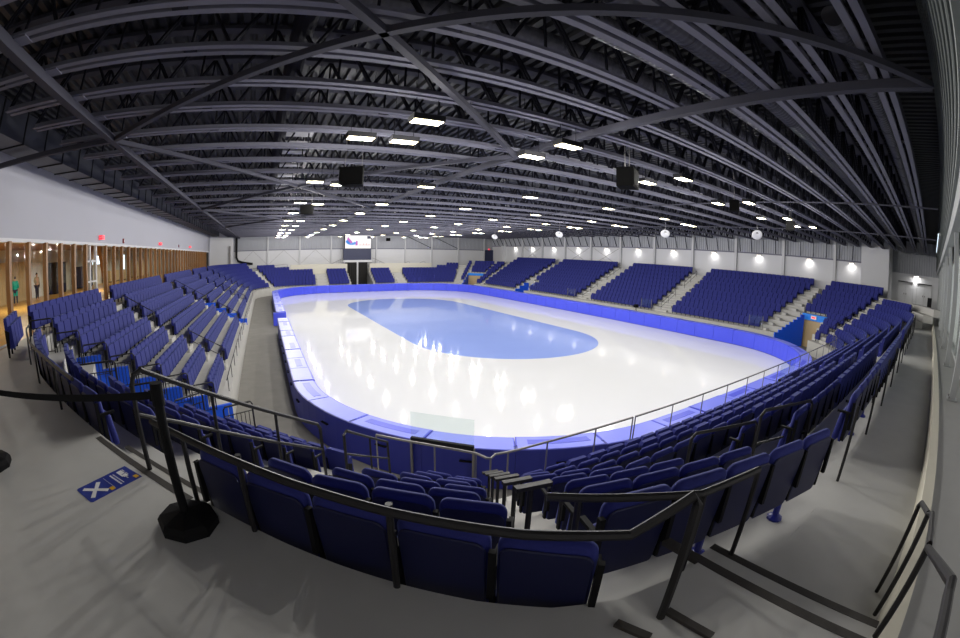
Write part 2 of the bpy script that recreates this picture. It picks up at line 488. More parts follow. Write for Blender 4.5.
# (rows, start point, end point, predicate)
uL0, uNL = U(-24, 24.4), U(-24, -24)
TIERS = []
def tiers(rows, ua, ub, pred=None): TIERS.append((list(rows), ua, ub, pred))
uFL = U(-19.0, 34.4)
tiers(range(1, 8), U(-20.0, 33.5), U(-22.5, -29.5), lambda x, y: cutA(x, y) or y > -20)
tiers(range(1, 6), U(-23.5, -27.2), U(-11.4, -36.85), lambda x, y: cutL(x, y))
tiers(range(6, 8), U(-24.0, -25.2), U(-11.4, -36.85), lambda x, y: not cutA(x, y))
tiers(range(1, 8), U(-11.4, -36.85), U(11.5, -36.8))
tiers(range(1, 5), U(11.5, -36.8), U(24, -22), lambda x, y: cutE0(x, y))
tiers(range(5, 11), U(14.0, -36.5), U(24, -22), lambda x, y: cutE1(x, y) or x < 20)
tiers(range(5, 8), U(11.5, -36.8), U(14.0, -36.5))
tiers(range(1, 5), U(24, -30), U(24, V3b), lambda x, y: cutV(x, y) or y > -15)
tiers(range(5, 11), U(24, -25.5), U(24, V3b), lambda x, y: not cutE1(x, y) or y > -15)
tiers(range(4, 11), U(24, V3b), U(24, V3a))
tiers(range(1, 11), U(24, V3a), U(22.6, 30))
uV4a, uV4b = U(22.6, 30), U(20.2, 33.2)
tiers(range(5, 9), uV4a, uV4b)
tiers(range(1, 9), uV4b, U(17.5, 35.3))
tiers(range(1, 7), U(17.5, 35.3), U(14.3, 36.6))
tiers(range(1, 6), U(14.3, 36.6), U(1.35, 36.9))
tiers(range(1, 6), U(-2.45, 36.9), U(-12.6, 36.9))
tiers(range(1, 7), U(-12.6, 36.9), U(-15.0, 36.4))
tiers(range(1, 8), U(-15.0, 36.4), U(-20.0, 33.5))
for rows, ua, ub, pred in TIERS:
    idx = urange(ua, ub)
    for r in rows:
        z = FLR(r); zl = max(0.0, FLR(r) - 0.46) if r > min(rows) else -0.02
        zl = max(0, zl) if r > 1 else -0.02
        di, do = DR(r) + TREAD - 0.10, DR(r) - 0.10
        keep = [i for i in idx if pred is None or pred(*PT(i, DR(r)))]
        if len(keep) < 3: continue
        runs = [[keep[0]]]
        for i in keep[1:]:
            if (i - runs[-1][-1]) % NR > 3: runs.append([])
            runs[-1].append(i)
        for run in runs:
            if len(run) < 3: continue
            sm = run[::5] + ([run[-1]] if (len(run) - 1) % 5 else [])
            mb = MB(); vs = []; fs = []
            for i in sm:
                a, b = PT(i, di), PT(i, do)
                vs += [(a[0], a[1], zl), (a[0], a[1], z), (b[0], b[1], z), (b[0], b[1], zl)]
            for k in range(len(sm) - 1):
                for e in range(4): fs.append((k * 4 + e, k * 4 + (e + 1) % 4, k * 4 + 4 + (e + 1) % 4, k * 4 + 4 + e))
            fs.append((0, 1, 2, 3)); n4 = (len(sm) - 1) * 4; fs.append((n4 + 3, n4 + 2, n4 + 1, n4))
            mb.add(vs, fs); mb.build('tier', MT['conc'] if r == 7 and PT(run[len(run) // 2], 0)[1] < -30 else MT['tier'], stand)
# concourse slabs: lobby / camera platform (row 8 level), right-hand walkway (row 7 level)
def slab(name, ua, ub, d, outer, z, z0, m, label):
    idx = urange(ua, ub); sm = idx[::4] + [idx[-1]]
    out = [PT(i, d) for i in sm] + outer
    mb = MB(); mb.prism(out, z0, z); return structure(mb.build(name, m, None), label)
ROUGHX = -14.58
p_end = PT(U(ROUGHX, -36.55), -0.10)
sl = slab('floor_platform', U(-24, -24.5), U(ROUGHX, -36.6), -0.035, [(ROUGHX, YW_N), (-45, YW_N), (-45, -30.5), (-24.6, -28.9), (-24.75, -26.5), (-24.8, -24.5)], ZPLAT, 3.0, MT['conc'], 'grey concrete concourse the photograph is taken from')
slab('floor_walkway', U(ROUGHX, -36.55), U(24, -25), -0.10, [(34, -25), (34, YW_N - 1), (ROUGHX, YW_N - 1)], ZWALK, 3.0, MT['conc'], 'grey concrete walkway behind the near seats')
mb = MB(); mb.bx((-45, -30.5, 3.0), (-24.75, 40, ZPLAT - 0.004))
structure(mb.build('floor_lobby', MT['woodfloor']), 'honey coloured wood floor of the lobby behind the glass')
slab('floor_landing', U(-24, 33), U(-24, -24.5), -0.10, [(-25.6, -24.5), (-25.6, 33)], ZPLAT, 3.0, MT['tier'], 'pale concrete strip under the topmost left seats')
mb = MB(); mb.tube([(-45, -30.5, ZPLAT + .02), (-26.5, -29.4, ZPLAT + .02), (-24.75, -28.7, ZPLAT + .02), (-24.85, -26.6, ZPLAT + .02), (-25.5, -25.6, ZPLAT + .02)], 0.04, 6)
mb.build('curb', MT['wallwhite'], sl)

# ------------------------------------------------------------------ walls
def wbox(name, a, b, m, label=None, parent=None):
    o = MB().bx(a, b).build(name, m, parent)
    return structure(o, label) if parent is None else o
wr = wbox('wall_right', (XW_R, -30, 0), (XW_R + 0.3, YW_F, 7.86), MT['wallwhite'], 'white wall behind the long right grandstand')
# corrugated band above, as real ribs
def ribs(axis, a, b, z0, z1, fixed, sgn, pitch=0.30, dep=0.05):
    mb = MB(); n = int((b - a) / pitch); pr = []
    for i in range(n):
        s = a + i * pitch
        pr += [(s, 0), (s + pitch * 0.55, 0), (s + pitch * 0.65, dep), (s + pitch * 0.9, dep)]
    pr.append((b, 0)); vs = []; fs = []
    for (s, d) in pr:
        p = (fixed + sgn * d, s) if axis == 'Y' else (s, fixed + sgn * d)
        vs += [(p[0], p[1], z0), (p[0], p[1], z1)]
    for i in range(len(pr) - 1): fs.append((2 * i, 2 * i + 2, 2 * i + 3, 2 * i + 1))
    return mb.add(vs, fs)
clad = mat('cladding', (0.36, 0.37, 0.40), 0.5)
ribs('Y', -30, YW_F, 7.86, 10.6, XW_R, -1).build('cladding_band', clad, wr)
MB().bx((XW_R - 0.10, -30, 7.78), (XW_R, YW_F, 7.90)).build('girt', MT['roofsteel'], wr)
for i in range(-2, 9):
    y = 21.2 - 6.02 * i
    if -30 < y < 36: structure(MB().bx((XW_R - 0.28, y - 0.15, 3.6), (XW_R, y + 0.15, 10.6)).build('trim_column', MT['column']))
for k in range(46):
    y = -29.2 + 1.5 * k
    if y < 38:
        MB().bar((XW_R - 0.02, y + 0.3, 7.95), (XW_R - 0.9, y, 9.25), 0.07, 0.07).build('knee_brace', MT['web'], wr)
for y0 in (27.2, 15.2, 9.1):                                        # thin rod cross bracing
    for s in (0, 1):
        MB().bar((XW_R - .12, y0 - 0.3 - s * 5.4, 7.7), (XW_R - .12, y0 - 5.7 + s * 5.4, 5.2), 0.03, 0.03).build('brace_rod', MT['steel'], wr)
wbox('wall_pier', (26.95, -33.1, 3.2), (31.2, -30.0, 10.6), MT['wallwhite'], 'plain white projecting wall block beside the far right doors')
wrec = wbox('wall_recess', (31.0, YW_N - 1, 3.0), (31.3, -33.1, 7.45), MT['wallwhite'], 'white end wall with two double doors at the far right')
ribs('Y', YW_N - 1, -33.1, 7.45, 10.6, 31.0, -1).build('cladding_band', clad, wrec)
for i, (y0, y1) in enumerate(((-35.7, -33.9), (-38.0, -36.2))):
    d = structure(inst('door_%d' % (i + 1), None), 'white double door in the far right end wall')
    MB().bx((30.95, y0 - .08, 4.5), (31.0, y1 + .08, 6.62)).build('door_frame', MT['column'], d)
    for k in (0, 1):
        ym = y0 + (y1 - y0) * k / 2
        lf = MB().bx((30.91, ym + .02, 4.52), (30.95, ym + (y1 - y0) / 2 - .02, 6.52)).build('door_leaf', MT['wallwhite'], d)
        MB().bx((30.87, ym + (.75 if k == 0 else .1), 5.45), (30.91, ym + (.85 if k == 0 else .2), 5.6)).build('handle', MT['steel'], lf)
    MB().bx((30.8, y0, 6.62), (31.0, y1, 6.7)).build('door_hood', MT['darkgrey'], d)
# landing and steps at the far right end of the walkway
st = structure(inst('floor_stairs', None), 'grey concrete steps up to the far right doors')
for k in range(5):
    MB().bx((25.9 + 0.32 * k, YW_N, 3.0), (31.0, -36.55, ZWALK + 0.17 * (k + 1))).build('step', MT['tier'], st)
    MB().bx((25.9 + 0.32 * k - .01, YW_N, ZWALK + 0.17 * (k + 1) - .02), (25.9 + 0.32 * k + .05, -36.55, ZWALK + 0.17 * (k + 1) + .004)).build('nosing', MT['nose'], st)
MB().bx((27.4, -36.55, 3.0), (31.0, -33.0, ZWALK + 0.85)).build('landing', MT['conc'], st)
tag(MB().bx((28.5, -38.1, 4.52), (29.1, -37.6, 5.5)).build('floor_bin', MT['darkgrey']), 'dark bin at the top of the far right steps', 'bin')

wf = wbox('wall_far', (-27, YW_F, 0), (31.5, YW_F + 0.3, 7.0), MT['wallwhite'], 'white far end wall behind the scoreboard')
ribs('X', -27, 31.5, 7.0, 10.6, YW_F, -1).build('cladding_band', clad, wf)
MB().bx((-27, YW_F - .12, 6.92), (31.5, YW_F, 7.04)).build('girt', MT['roofsteel'], wf)
for x in (-16.3, -10.6, -5.0, 3.3, 8.8, 14.1, 19.6, 25.3):
    structure(MB().bx((x - 0.11, YW_F - 0.25, 3.4), (x + 0.11, YW_F, 10.6)).build('trim_column', MT['column']))
for x0, x1 in ((-21.6, -16.3), (-16.3, -10.6), (-10.6, -5.0)):
    xm = (x0 + x1) / 2
    MB().bar((x0 + .2, YW_F - .1, 4.6), (xm, YW_F - .1, 6.9), 0.035, 0.035).build('brace_rod', MT['steel'], wf)
    MB().bar((xm, YW_F - .1, 6.9), (x1 - .2, YW_F - .1, 4.6), 0.035, 0.035).build('brace_rod', MT['steel'], wf)
for x0, x1 in ((8.8, 14.1), (14.1, 19.6)):
    MB().bar((x0 + .3, YW_F - .2, 9.3), (x1 - .2, YW_F - .2, 7.2), 0.08, 0.08).build('brace_strut', MT['web'], wf)
wbox('wall_alcove', (25.5, YW_F - 0.35, 4.4), (27.25, YW_F - 0.02, 7.05), MT['navypanel'], 'dark navy alcove doors in the far right corner')  # dark slab in place of the alcove's shaded depth
wbox('wall_cornerpier', (26.5, 33.0, 4.0), (27.3, 33.6, 7.86), MT['wallwhite'], 'white pier where the right and far walls meet')
# parapet and gallery floor behind the far end rows
wp = wbox('wall_parapet', (-12.4, 35.42, 2.6), (-2.55, 35.54, 4.42), MT['cream'], 'cream parapet behind the far end seats, left of the doorway')
wbox('wall_parapetright', (1.42, 35.42, 2.6), (13.0, 35.54, 4.42), MT['cream'], 'cream parapet behind the far end seats, right of the doorway')
wbox('floor_gallery', (-14.5, 35.54, 2.6), (-2.55, YW_F, 3.5), MT['tier'], 'concrete gallery behind the far parapet, left part')
wbox('floor_galleryright', (1.42, 35.54, 2.6), (14.5, YW_F, 3.5), MT['tier'], 'concrete gallery behind the far parapet, right part')

wl = wbox('wall_left', (XW_L - 0.3, -40, 7.05), (XW_L, 34.2, 10.6), MT['walllilac'], 'plain pale lilac upper wall above the lobby glass')
MB().bx((XW_L - .3, -40, 6.93), (XW_L + .04, 34.2, 7.06)).build('bottom_trim', MT['wallwhite'], wl)
wbox('wall_leftend', (XW_L - .3, 33.6, 0), (XW_L, 36, 10.6), MT['walllilac'], 'plain wall beyond the end of the lobby glass')
wbox('wall_jog', (XW_L, 35.4, 0), (-22.4, 35.7, 10.6), MT['wallwhite'], 'pale short wall in the far left corner')
wbox('wall_jogside', (-22.6, 35.7, 0), (-22.4, YW_F, 10.6), MT['wallwhite'], 'pale return wall in the far left corner')
structure(MB().bx((-23.0, 35.15, 4.0), (-22.75, 35.4, 7.8)).build('trim_jamb', MT['steel']))
wbox('wall_opening', (XW_L - .06, 31.6, ZPLAT), (XW_L + .02, 33.6, 7.05), MT['curtain'], 'black opening at the far end of the wooden columns')
pj = MB().tube([(-21.9, 37.7, 10.6), (-21.9, 37.7, 5.9), (-21.6, 37.65, 5.3), (-20.6, 37.6, 5.0), (-19.0, 37.5, 4.75)], 0.20, 10).build('black_duct', MT['black'])
tag(pj, 'bent black flexible duct against the far left wall corner', 'duct')

# lobby glass wall: columns, panes, door
win = structure(inst('window_1', None), 'long glass lobby wall between wooden columns')
colm = MB().box((0, 0, 0), (0.20, 0.17, 6.95 - ZPLAT)).mesh('wood_column', MT['wood'])
panem = MB().box((0, 0, 0), (0.012, 1.50, 6.95 - ZPLAT)).mesh('pane', MT['winglass'])
mulm = MB().box((0, 0, 0), (0.07, 0.06, 6.95 - ZPLAT)).mesh('mullion', MT['column'])
zc = (6.95 + ZPLAT) / 2
for i in range(-1, 37):
    y = -24.67 + 1.508 * i
    if i == 6: continue
    inst('wood_column', colm, win, (XW_L + 0.05, y, zc))
    inst('mullion', mulm, win, (XW_L - 0.14, y + 0.16, zc))
    if i not in (5,): inst('pane', panem, win, (XW_L - 0.14, y + 0.75, zc))
dr = structure(inst('door_3', None), 'white framed glass double door in the lobby wall')
for y, w in ((-16.95, .10), (-16.20, .14), (-15.30, .16)):
    MB().bx((XW_L - .2, y - w / 2, ZPLAT), (XW_L - .06, y + w / 2, 6.95)).build('door_post', MT['column'], dr)
for y0, y1 in ((-16.9, -16.27), (-16.13, -15.38)):
    lf = MB().bx((XW_L - .14, y0, ZPLAT + .02), (XW_L - .125, y1, 6.1)).build('door_leaf', MT['winglass'], dr)
    MB().bx((XW_L - .12, y0 + .03, 5.12), (XW_L - .05, y1 - .03, 5.2)).build('push_bar', MT['wallwhite'], lf)
MB().bx((XW_L - .2, -16.9, 6.1), (XW_L - .06, -15.3, 6.2)).build('transom', MT['column'], dr)
# lobby shell
wbox('wall_lobby', (-36.6, -45, 3.0), (-36.3, 40, 7.6), MT['cream'], 'cream back wall of the lobby')
wbox('wall_lobbyend', (-36.3, 36, 3.0), (-26.7, 36.3, 7.6), MT['cream'], 'cream end wall of the lobby')
wbox('ceiling_lobby', (-36.6, -45, 7.5), (XW_L - .3, 40, 7.7), MT['wood'], 'wood lined ceiling of the lobby')
lk = thing('locker_bank', 'tan wall of small square lockers behind the lobby glass', 'lockers', (-36.1, 0, ZPLAT))
bod = MB().bx((-.15, -17, 0), (.1, -8.9, 2.6)).build('body', MT['tan'], lk)
ldm = MB().box((0, 0, 0), (.03, .46, .40)).mesh('locker_door', MT['tan'])
for a in range(16):
    for b in range(6): inst('locker_door', ldm, lk, (.115, -16.7 + a * .5, .27 + b * .43))
wd = wbox('wall_opening', (-36.3, -8.2, ZPLAT), (-36.2, -5.9, 6.6), MT['wallwhite'], 'white lit doorway recess behind the standing person')
for i, (y0, y1, z0, z1, mm, lab, cat) in enumerate((
        (-5.0, -2.9, ZPLAT, 6.5, 'darkgrey', 'dark grey cupboard behind the fourth wooden column', 'cupboard'),
        (0.5, 3.6, ZPLAT, 6.0, 'navypanel', 'dark kiosk beside the lobby door', 'kiosk'),
        (9.0, 15.0, ZPLAT, 5.3, 'tan', 'long tan counter deep in the lobby', 'counter'),
        (20.0, 26.0, ZPLAT, 6.3, 'tan', 'tan cupboard at the far end of the lobby', 'cupboard'))):
    t = thing(cat, lab, cat, (-35.6, (y0 + y1) / 2, ZPLAT)); h = z1 - z0; w = y1 - y0
    MB().bx((-.5, -w / 2, .08), (.5, w / 2, h)).build('body', MT[mm], t)
    for k in range(3):
        MB().bx((.5, -w / 2 + w / 3 * k + .03, .12), (.53, -w / 2 + w / 3 * (k + 1) - .03, h - .05)).build('door', MT[mm], t)
    MB().bx((-.45, -w / 2 + .05, 0), (.45, w / 2 - .05, .08)).build('plinth', MT['black'], t)
for y0, y1, z0, z1, mm, lab in ((4.3, 6.3, 6.05, 7.0, 'tvblue', 'bright hanging screen behind the lobby door'), (7.2, 8.8, 6.05, 7.0, 'tvblue', 'second bright hanging screen behind the lobby door'), (17.0, 17.7, 4.6, 7.1, 'tvblue', 'tall narrow glowing screen between wooden columns')):
    t = thing('wall_screen', lab, 'screen', (-36.2, (y0 + y1) / 2, z0))
    MB().bx((-.08, -(y1 - y0) / 2, 0), (0, (y1 - y0) / 2, z1 - z0)).build('housing', MT['black'], t)
    MB().bx((0, -(y1 - y0) / 2 + .05, .05), (.012, (y1 - y0) / 2 - .05, z1 - z0 - .05)).build('screen', MT[mm], t)
# leaning timber struts seen through the glass
for i, (y, s) in enumerate(((-12.6, 1), (-8.2, -1))):
    tag(MB().bar((-28.6, y, ZPLAT), (-28.6, y + 1.6 * s, 7.3), .28, .34).build('timber_strut', MT['wood']), ('leaning timber strut left of the lobby door', 'leaning timber strut right of the lobby door')[i], 'strut')

def text_mesh(body, size):
    cu = bpy.data.curves.new('text', 'FONT'); cu.body = body; cu.size = size; cu.align_x = 'CENTER'; cu.align_y = 'CENTER'; cu.extrude = .002
    o = bpy.data.objects.new('text', cu); COL.objects.link(o); me = bpy.data.meshes.new_from_object(o.evaluated_get(bpy.context.evaluated_depsgraph_get()))
    bpy.data.objects.remove(o); me.materials.clear(); me.materials.append(MT['white']); me.name = 'lettering'; return me
# exit signs, strobes on the left wall
for i, (y, z, red) in enumerate(((-14.95, 7.33, 1), (-10.68, 7.28, 0), (-0.58, 7.34, 1), (8.3, 7.36, 0), (14.9, 7.39, 1))):
    if red:
        t = thing('exit_sign', 'small red lit exit sign on lilac wall, %s from the camera' % nth(i // 2), 'exit sign', (XW_L, y, z), group=None)
        MB().bx((0, -.16, -.12), (.25, .16, .12)).build('housing', MT['white'], t)
        MB().bx((.25, -.15, -.11), (.262, .15, .11)).build('red_face', MT['red'], t)
        MB().bx((.02, -.172, -.11), (.24, -.16, .11)).build('red_face', MT['red'], t)
        tx = inst('lettering', text_mesh('EXIT', .13), t, (.13, -.176, 0)); tx.rotation_euler = (PI / 2, 0, 0); tx['kind'] = 'stuff'
    else:
        t = thing('strobe', 'small dark red fire strobe on lilac wall, %s from the camera' % ('nearer one' if y < 0 else 'farther one'), 'strobe', (XW_L, y, z))
        MB().bx((0, -.09, -.14), (.08, .09, .14)).build('body', mat('strobe_red', (.25, .01, .02), .5), t)
        MB().bx((.08, -.05, -.05), (.12, .05, .08)).build('lens', MT['white'], t)
t = thing('exit_sign', 'red lit exit sign over the dark far right alcove', 'exit sign', (26.2, YW_F - .4, 7.2))
MB().bx((-.2, -.06, -.14), (.2, 0.05, .14)).build('housing', MT['white'], t); MB().bx((-.19, -.075, -.13), (.19, -.06, .13)).build('red_face', MT['red'], t)

# near wall right beside the camera: curb, ledge, posts, glass, cladding
wn = wbox('wall_near', (-45, YW_N - 1.35, 3.0), (31.3, YW_N - 1.15, 10.6), MT['wallwhite'], 'wall behind the deep window bays right of the camera')
structure(MB().bx((-45, YW_N - .14, 3.6), (31, YW_N, 4.02)).build('baseboard_near', MT['cream']), 'cream curb along the foot of the window wall')
structure(MB().bx((ROUGHX, YW_N - 1.2, 3.6), (31, YW_N - .14, 3.96)).build('trim_ledge', MT['ledge']), 'grey ledge under the windows')
structure(MB().bx((-45, YW_N - 1.2, 3.6), (ROUGHX, YW_N - .14, 4.09)).build('trim_ledgeplatform', MT['ledge']))
w2 = structure(inst('window_2', None), 'row of tall windows between steel posts right of the camera')
for k in range(8):
    x = -12.4 + 5.6 * k if k else -12.6
    x = -7.0 + 4.6 * (k - 0) if k > 0 else -7.0
    p = MB().box((0, 0, 1.87), (0.20, 0.16, 3.75)).build('window_post', MT['frame'], w2, loc=(x, YW_N - .50, 3.96)); MB().box((0, 0, .02), (.34, .26, .03)).build('base_plate', MT['frame'], p)
    for sx in (-.13, .13):
        MB().lathe([(.018, 0), (.018, .05)], (sx, .09, .03), 6).build('anchor_bolt', MT['steel'], p)
    MB().bx((x + .1, YW_N - .95, 4.0), (x + 4.5, YW_N - .94, 7.7)).build('pane', MT['winglass'], w2)
    MB().bx((x + 2.2, YW_N - .98, 4.0), (x + 2.28, YW_N - .90, 7.7)).build('mullion', MT['frame'], w2)
MB().bx((-30, YW_N - .62, 7.7), (31, YW_N - .30, 8.05)).build('header_beam', MT['frame'], w2)
MB().bx((-30, YW_N - 1.1, 3.96), (31, YW_N - .9, 4.06)).build('sill', MT['frame'], w2)
cl = wbox('wall_cladding', (-45, YW_N - .30, 8.05), (31, YW_N - .20, 10.6), MT['cladN'], 'grey green metal cladding above the windows')
for k in range(11):
    MB().bx((-45, YW_N - .20, 8.1 + .23 * k), (31, YW_N - .17, 8.2 + .23 * k)).build('cladding_rib', mat('rib_green', (.065, .075, .072), .5) if k == 0 else bpy.data.materials['rib_green'], cl)
tb = thing('wall_batten', 'thin bright strip lamp on the window wall, far right', 'lamp', (8.0, YW_N + .06, 8.3))
MB().bx((-4.5, -.10, -.05), (4.5, 0, .05)).build('housing', MT['frame'], tb)
MB().bx((-4.4, 0, -.025), (4.4, .02, .025)).build('tube', MT['tvblue'], tb)

# ------------------------------------------------------------------ roof
JH = [-37.2, -36.09, -34.92, -33.78, -32.5, -31.09, -29.6, -28.1, -26.3, -24.35, -22.3, -20.15, -17.35, -14.4, -11.6, -8.7, -5.8, -2.9]
JY = JH + [0.0] + [-y for y in reversed(JH)]
ce = structure(inst('ceiling', None), 'dark ribbed roof deck on steel trusses')
mb = MB(); pr = []; n = int(58.5 / .30)
for i in range(n):
    x = -27 + i * .30; pr += [(x, 0), (x + .14, 0), (x + .18, .10), (x + .26, .10)]
vs = []; fs = []
for (x, z) in pr: vs += [(x, -40, ZDECK + z), (x, 39, ZDECK + z)]
for i in range(len(pr) - 1): fs.append((2 * i, 2 * i + 2, 2 * i + 3, 2 * i + 1))
mb.add(vs, fs).build('deck_sheet', mat('deck_paint', (.014, .0145, .021), .6), ce)
MB().bx((-37, -46, ZDECK + .14), (32, 40, ZDECK + .2)).build('roof_slab', MT['darkgrey'], ce)
JX0, JX1 = -23.3, XW_R - 0.02
def lprism(pts):                                                      # profile in (y, z), run along x
    n = len(pts); vs = [(JX0, y, z) for y, z in pts] + [(JX1, y, z) for y, z in pts]
    return MB().add(vs, [tuple(range(n)), tuple(range(2 * n - 1, n - 1, -1))] + [(i, n + i, n + (i + 1) % n, (i + 1) % n) for i in range(n)])
am = [lprism([(s * .05, 0), (s * .19, 0), (s * .19, .018), (s * .068, .018), (s * .068, .14), (s * .05, .14)]).mesh('chord_angle', MT['roofsteel']) for s in (-1, 1)]
tm = MB().bx((JX0, -.13, ZDECK - ZCH - .10), (JX1, .13, ZDECK - ZCH - .01)).mesh('top_chord', MT['brace'])
npan = 36; pw = (JX1 - JX0) / npan
wm = MB(); top = ZDECK - ZCH - .06
for k in range(npan):
    x0, x1 = JX0 + k * pw, JX0 + (k + 1) * pw; xm = (x0 + x1) / 2
    for s in (-.035, .035):
        wm.bar((x0, s, .08), (xm, s, top), .045, .045); wm.bar((xm, s, top), (x1, s, .08), .045, .045)
    wm.bar((xm, 0, .05), (xm, 0, top), .04, .04)
    if k % 3 == 0: wm.bx((x0 + .5 * pw - .12, -.06, .004), (x0 + .5 * pw + .12, .06, .03))
wmesh = wm.mesh('web_bars', MT['web'])
for y in JY:
    j = inst('roof_joist', am[0], ce, (0, y, ZCH))
    inst('chord_angle', am[1], j); inst('top_chord', tm, j)
    w = inst('web_bars', wmesh, j); w['kind'] = 'stuff'
def beam(p, q, w, h, nm='brace_beam', m='brace'):
    o = MB().bar(p, q, w, h).build(nm, MT[m], ce); return o
zb = ZCH - .09
beam((-21.4, -38.2, zb), (-21.4, 38, zb), .20, .17, 'bridging_beam')
beam((-9.25, -38.2, zb), (-9.25, 38, zb), .17, .17, 'bridging_beam')
beam((3.0, -38.2, zb + .05), (3.0, 38, zb + .05), .05, .06, 'bridging_rod')
beam((14.5, -38.2, zb + .05), (14.5, 38, zb + .05), .06, .07, 'bridging_rod')
for a, b in (((-21.4, -26.4), (-9.25, -38.2)), ((-21.4, -38.2), (-9.25, -26.2)), ((-21.4, -26.4), (-9.25, -8.2)), ((-9.25, -26.2), (-21.4, -8.2)), ((-21.4, -8.2), (-9.25, 10)), ((-9.25, -8.2), (-21.4, 10))):
    beam((a[0], a[1], zb - .02), (b[0], b[1], zb - .02), .14, .12, 'cross_brace')
beam((-21.4, -26.45, zb - .02), (XW_L + .05, -25.9, zb - .02), .14, .14, 'cross_brace')
for y in JY:                                                          # gusset plates where joists meet the bridging beams
    if y < 0:
        for x in (-21.4, -9.25): MB().box((x + .2, y, ZCH - .01), (.34, .30, .02)).build('gusset', MT['roofsteel'], ce)
# ducts
dt = thing('sheet_duct', 'long dark rectangular air duct along the top of the lilac wall', 'duct', (-25.08, 0, 9.45))
MB().bx((-.55, -37.6, -.10), (.55, 33, .78)).build('duct_body', MT['duct2'], dt)
fm = MB().box((0, 0, .34), (1.18, .05, .95)).mesh('duct_flange', MT['darkgrey'])
for k in range(47): inst('duct_flange', fm, dt, (0, -37.4 + 1.5 * k, 0))
for i, (y, z, r, x0, x1, lab) in enumerate((
        (-34.15, 9.85, .27, -12.8, 26.5, 'pale round spiral duct between the nearest roof trusses'),
        (-36.75, 9.85, .20, -10.5, 26.5, 'round spiral duct beside the cladding at top right'),
        (-32.9, 10.05, .26, -12.0, 20.0, 'second pale round spiral duct behind the nearest one'),
        (-31.65, 10.1, .24, -16.0, 14.0, 'third round duct, deeper among the trusses'))):
    t = thing('round_duct', lab, 'duct', (0, y, z))
    MB().tube([(x0, 0, 0), (x1, 0, 0)], r, 18).build('duct_body', MT['duct'], t, smooth=False)
    rm = MB().tube([(-.03, 0, 0), (.03, 0, 0)], r + .012, 18).mesh('duct_seam', MT['duct'])
    for k in range(int((x1 - x0) / 1.2)): inst('duct_seam', rm, t, (x0 + .6 + 1.2 * k, 0, 0))
t = thing('round_duct', 'vertical round drop duct high on the left behind trusses', 'duct', (-16.5, -29, 9.6))
MB().tube([(0, -6, 0.1), (0, 40, .1)], .20, 14).build('duct_body', MT['web'], t)
# pale ceiling panels between joists
k = 0
for x in (-7.0, -5.6, -4.2, -1.6, -.2, 1.2, 2.6):
    tag(MB().box((0, 0, 0), (1.25, .95, .06)).build('ceiling_panel', MT['panelgrey'], loc=(x, -24.8, 9.75)), 'pale rectangular ceiling panel behind the two front lamps, %s from left' % nth(k), 'panel', 'pale ceiling panels in the row behind the front lamps'); k += 1
k = 0
for y in (-24.2, -22.9, -21.7, -20.4, -19.2, -17.9, -16.7, -15.4, -14.2, -12.9):
    tag(MB().box((0, 0, 0), (1.15, .55, .06)).build('ceiling_panel', MT['panelgrey'], loc=(-16.0, y, 9.75)), 'pale louvre panel in the left ceiling column, %s from the camera' % nth(k), 'panel', 'pale louvre panels left of the lamps'); k += 1

# ------------------------------------------------------------------ lamps
hm = MB().box((0, 0, .07), (.70, .38, .12)).mesh('lamp_housing', MT['darkgrey'])
df = MB().box((0, 0, 0), (.64, .32, .012)).mesh('diffuser', MT['lamp'])
hk = MB().bar((0, 0, .13), (0, 0, ZDECK - LAMP_Z + .02), .012, .012).mesh('hanger', MT['web'])
rowsY = sorted({round(y) for _, y in LAMPS})
order = sorted(range(len(LAMPS)), key=lambda i: math.dist(LAMPS[i], CAM[:2]))
for n_, i in enumerate(order):
    x, y = LAMPS[i]
    px, py, dd, tt = project((x, y, LAMP_Z))
    side = 'left' if x < -12 else ('right' if x > 7 else 'centre')
    t = thing('highbay_lamp', 'glowing rectangular high-bay lamp, %s nearest of the %s lamps over the ice' % (nth(len([j for j in order[:n_] if ('left' if LAMPS[j][0] < -12 else ('right' if LAMPS[j][0] > 7 else 'centre')) == side])), side), 'ceiling lamp', (x, y, LAMP_Z), group='high-bay lamps under the roof trusses')
    inst('lamp_housing', hm, t); inst('diffuser', df, t); inst('hanger', hk, t, (-.25, 0, 0)); inst('hanger', hk, t, (.25, 0, 0))
wmh = MB().bx((-.16, -.28, 0), (.14, .28, .10)).mesh('washer_housing', MT['column']); wml = MB().bx((-.15, -.25, -.012), (.02, .25, 0)).mesh('washer_lens', MT['wash'])
for i, (x, y) in enumerate(WASH):
    t = thing('wall_washer', 'small lit wall lamp on right wall, %s bay from the far corner' % nth(i), 'wall lamp', (XW_R - .14, y, 7.64), group='wall washers along the white right wall')
    inst('washer_housing', wmh, t); inst('washer_lens', wml, t)
t = thing('wall_washer', 'small lit wall lamp above the far right doors', 'wall lamp', (30.86, -36.1, 7.3)); inst('washer_housing', wmh, t); inst('washer_lens', wml, t)

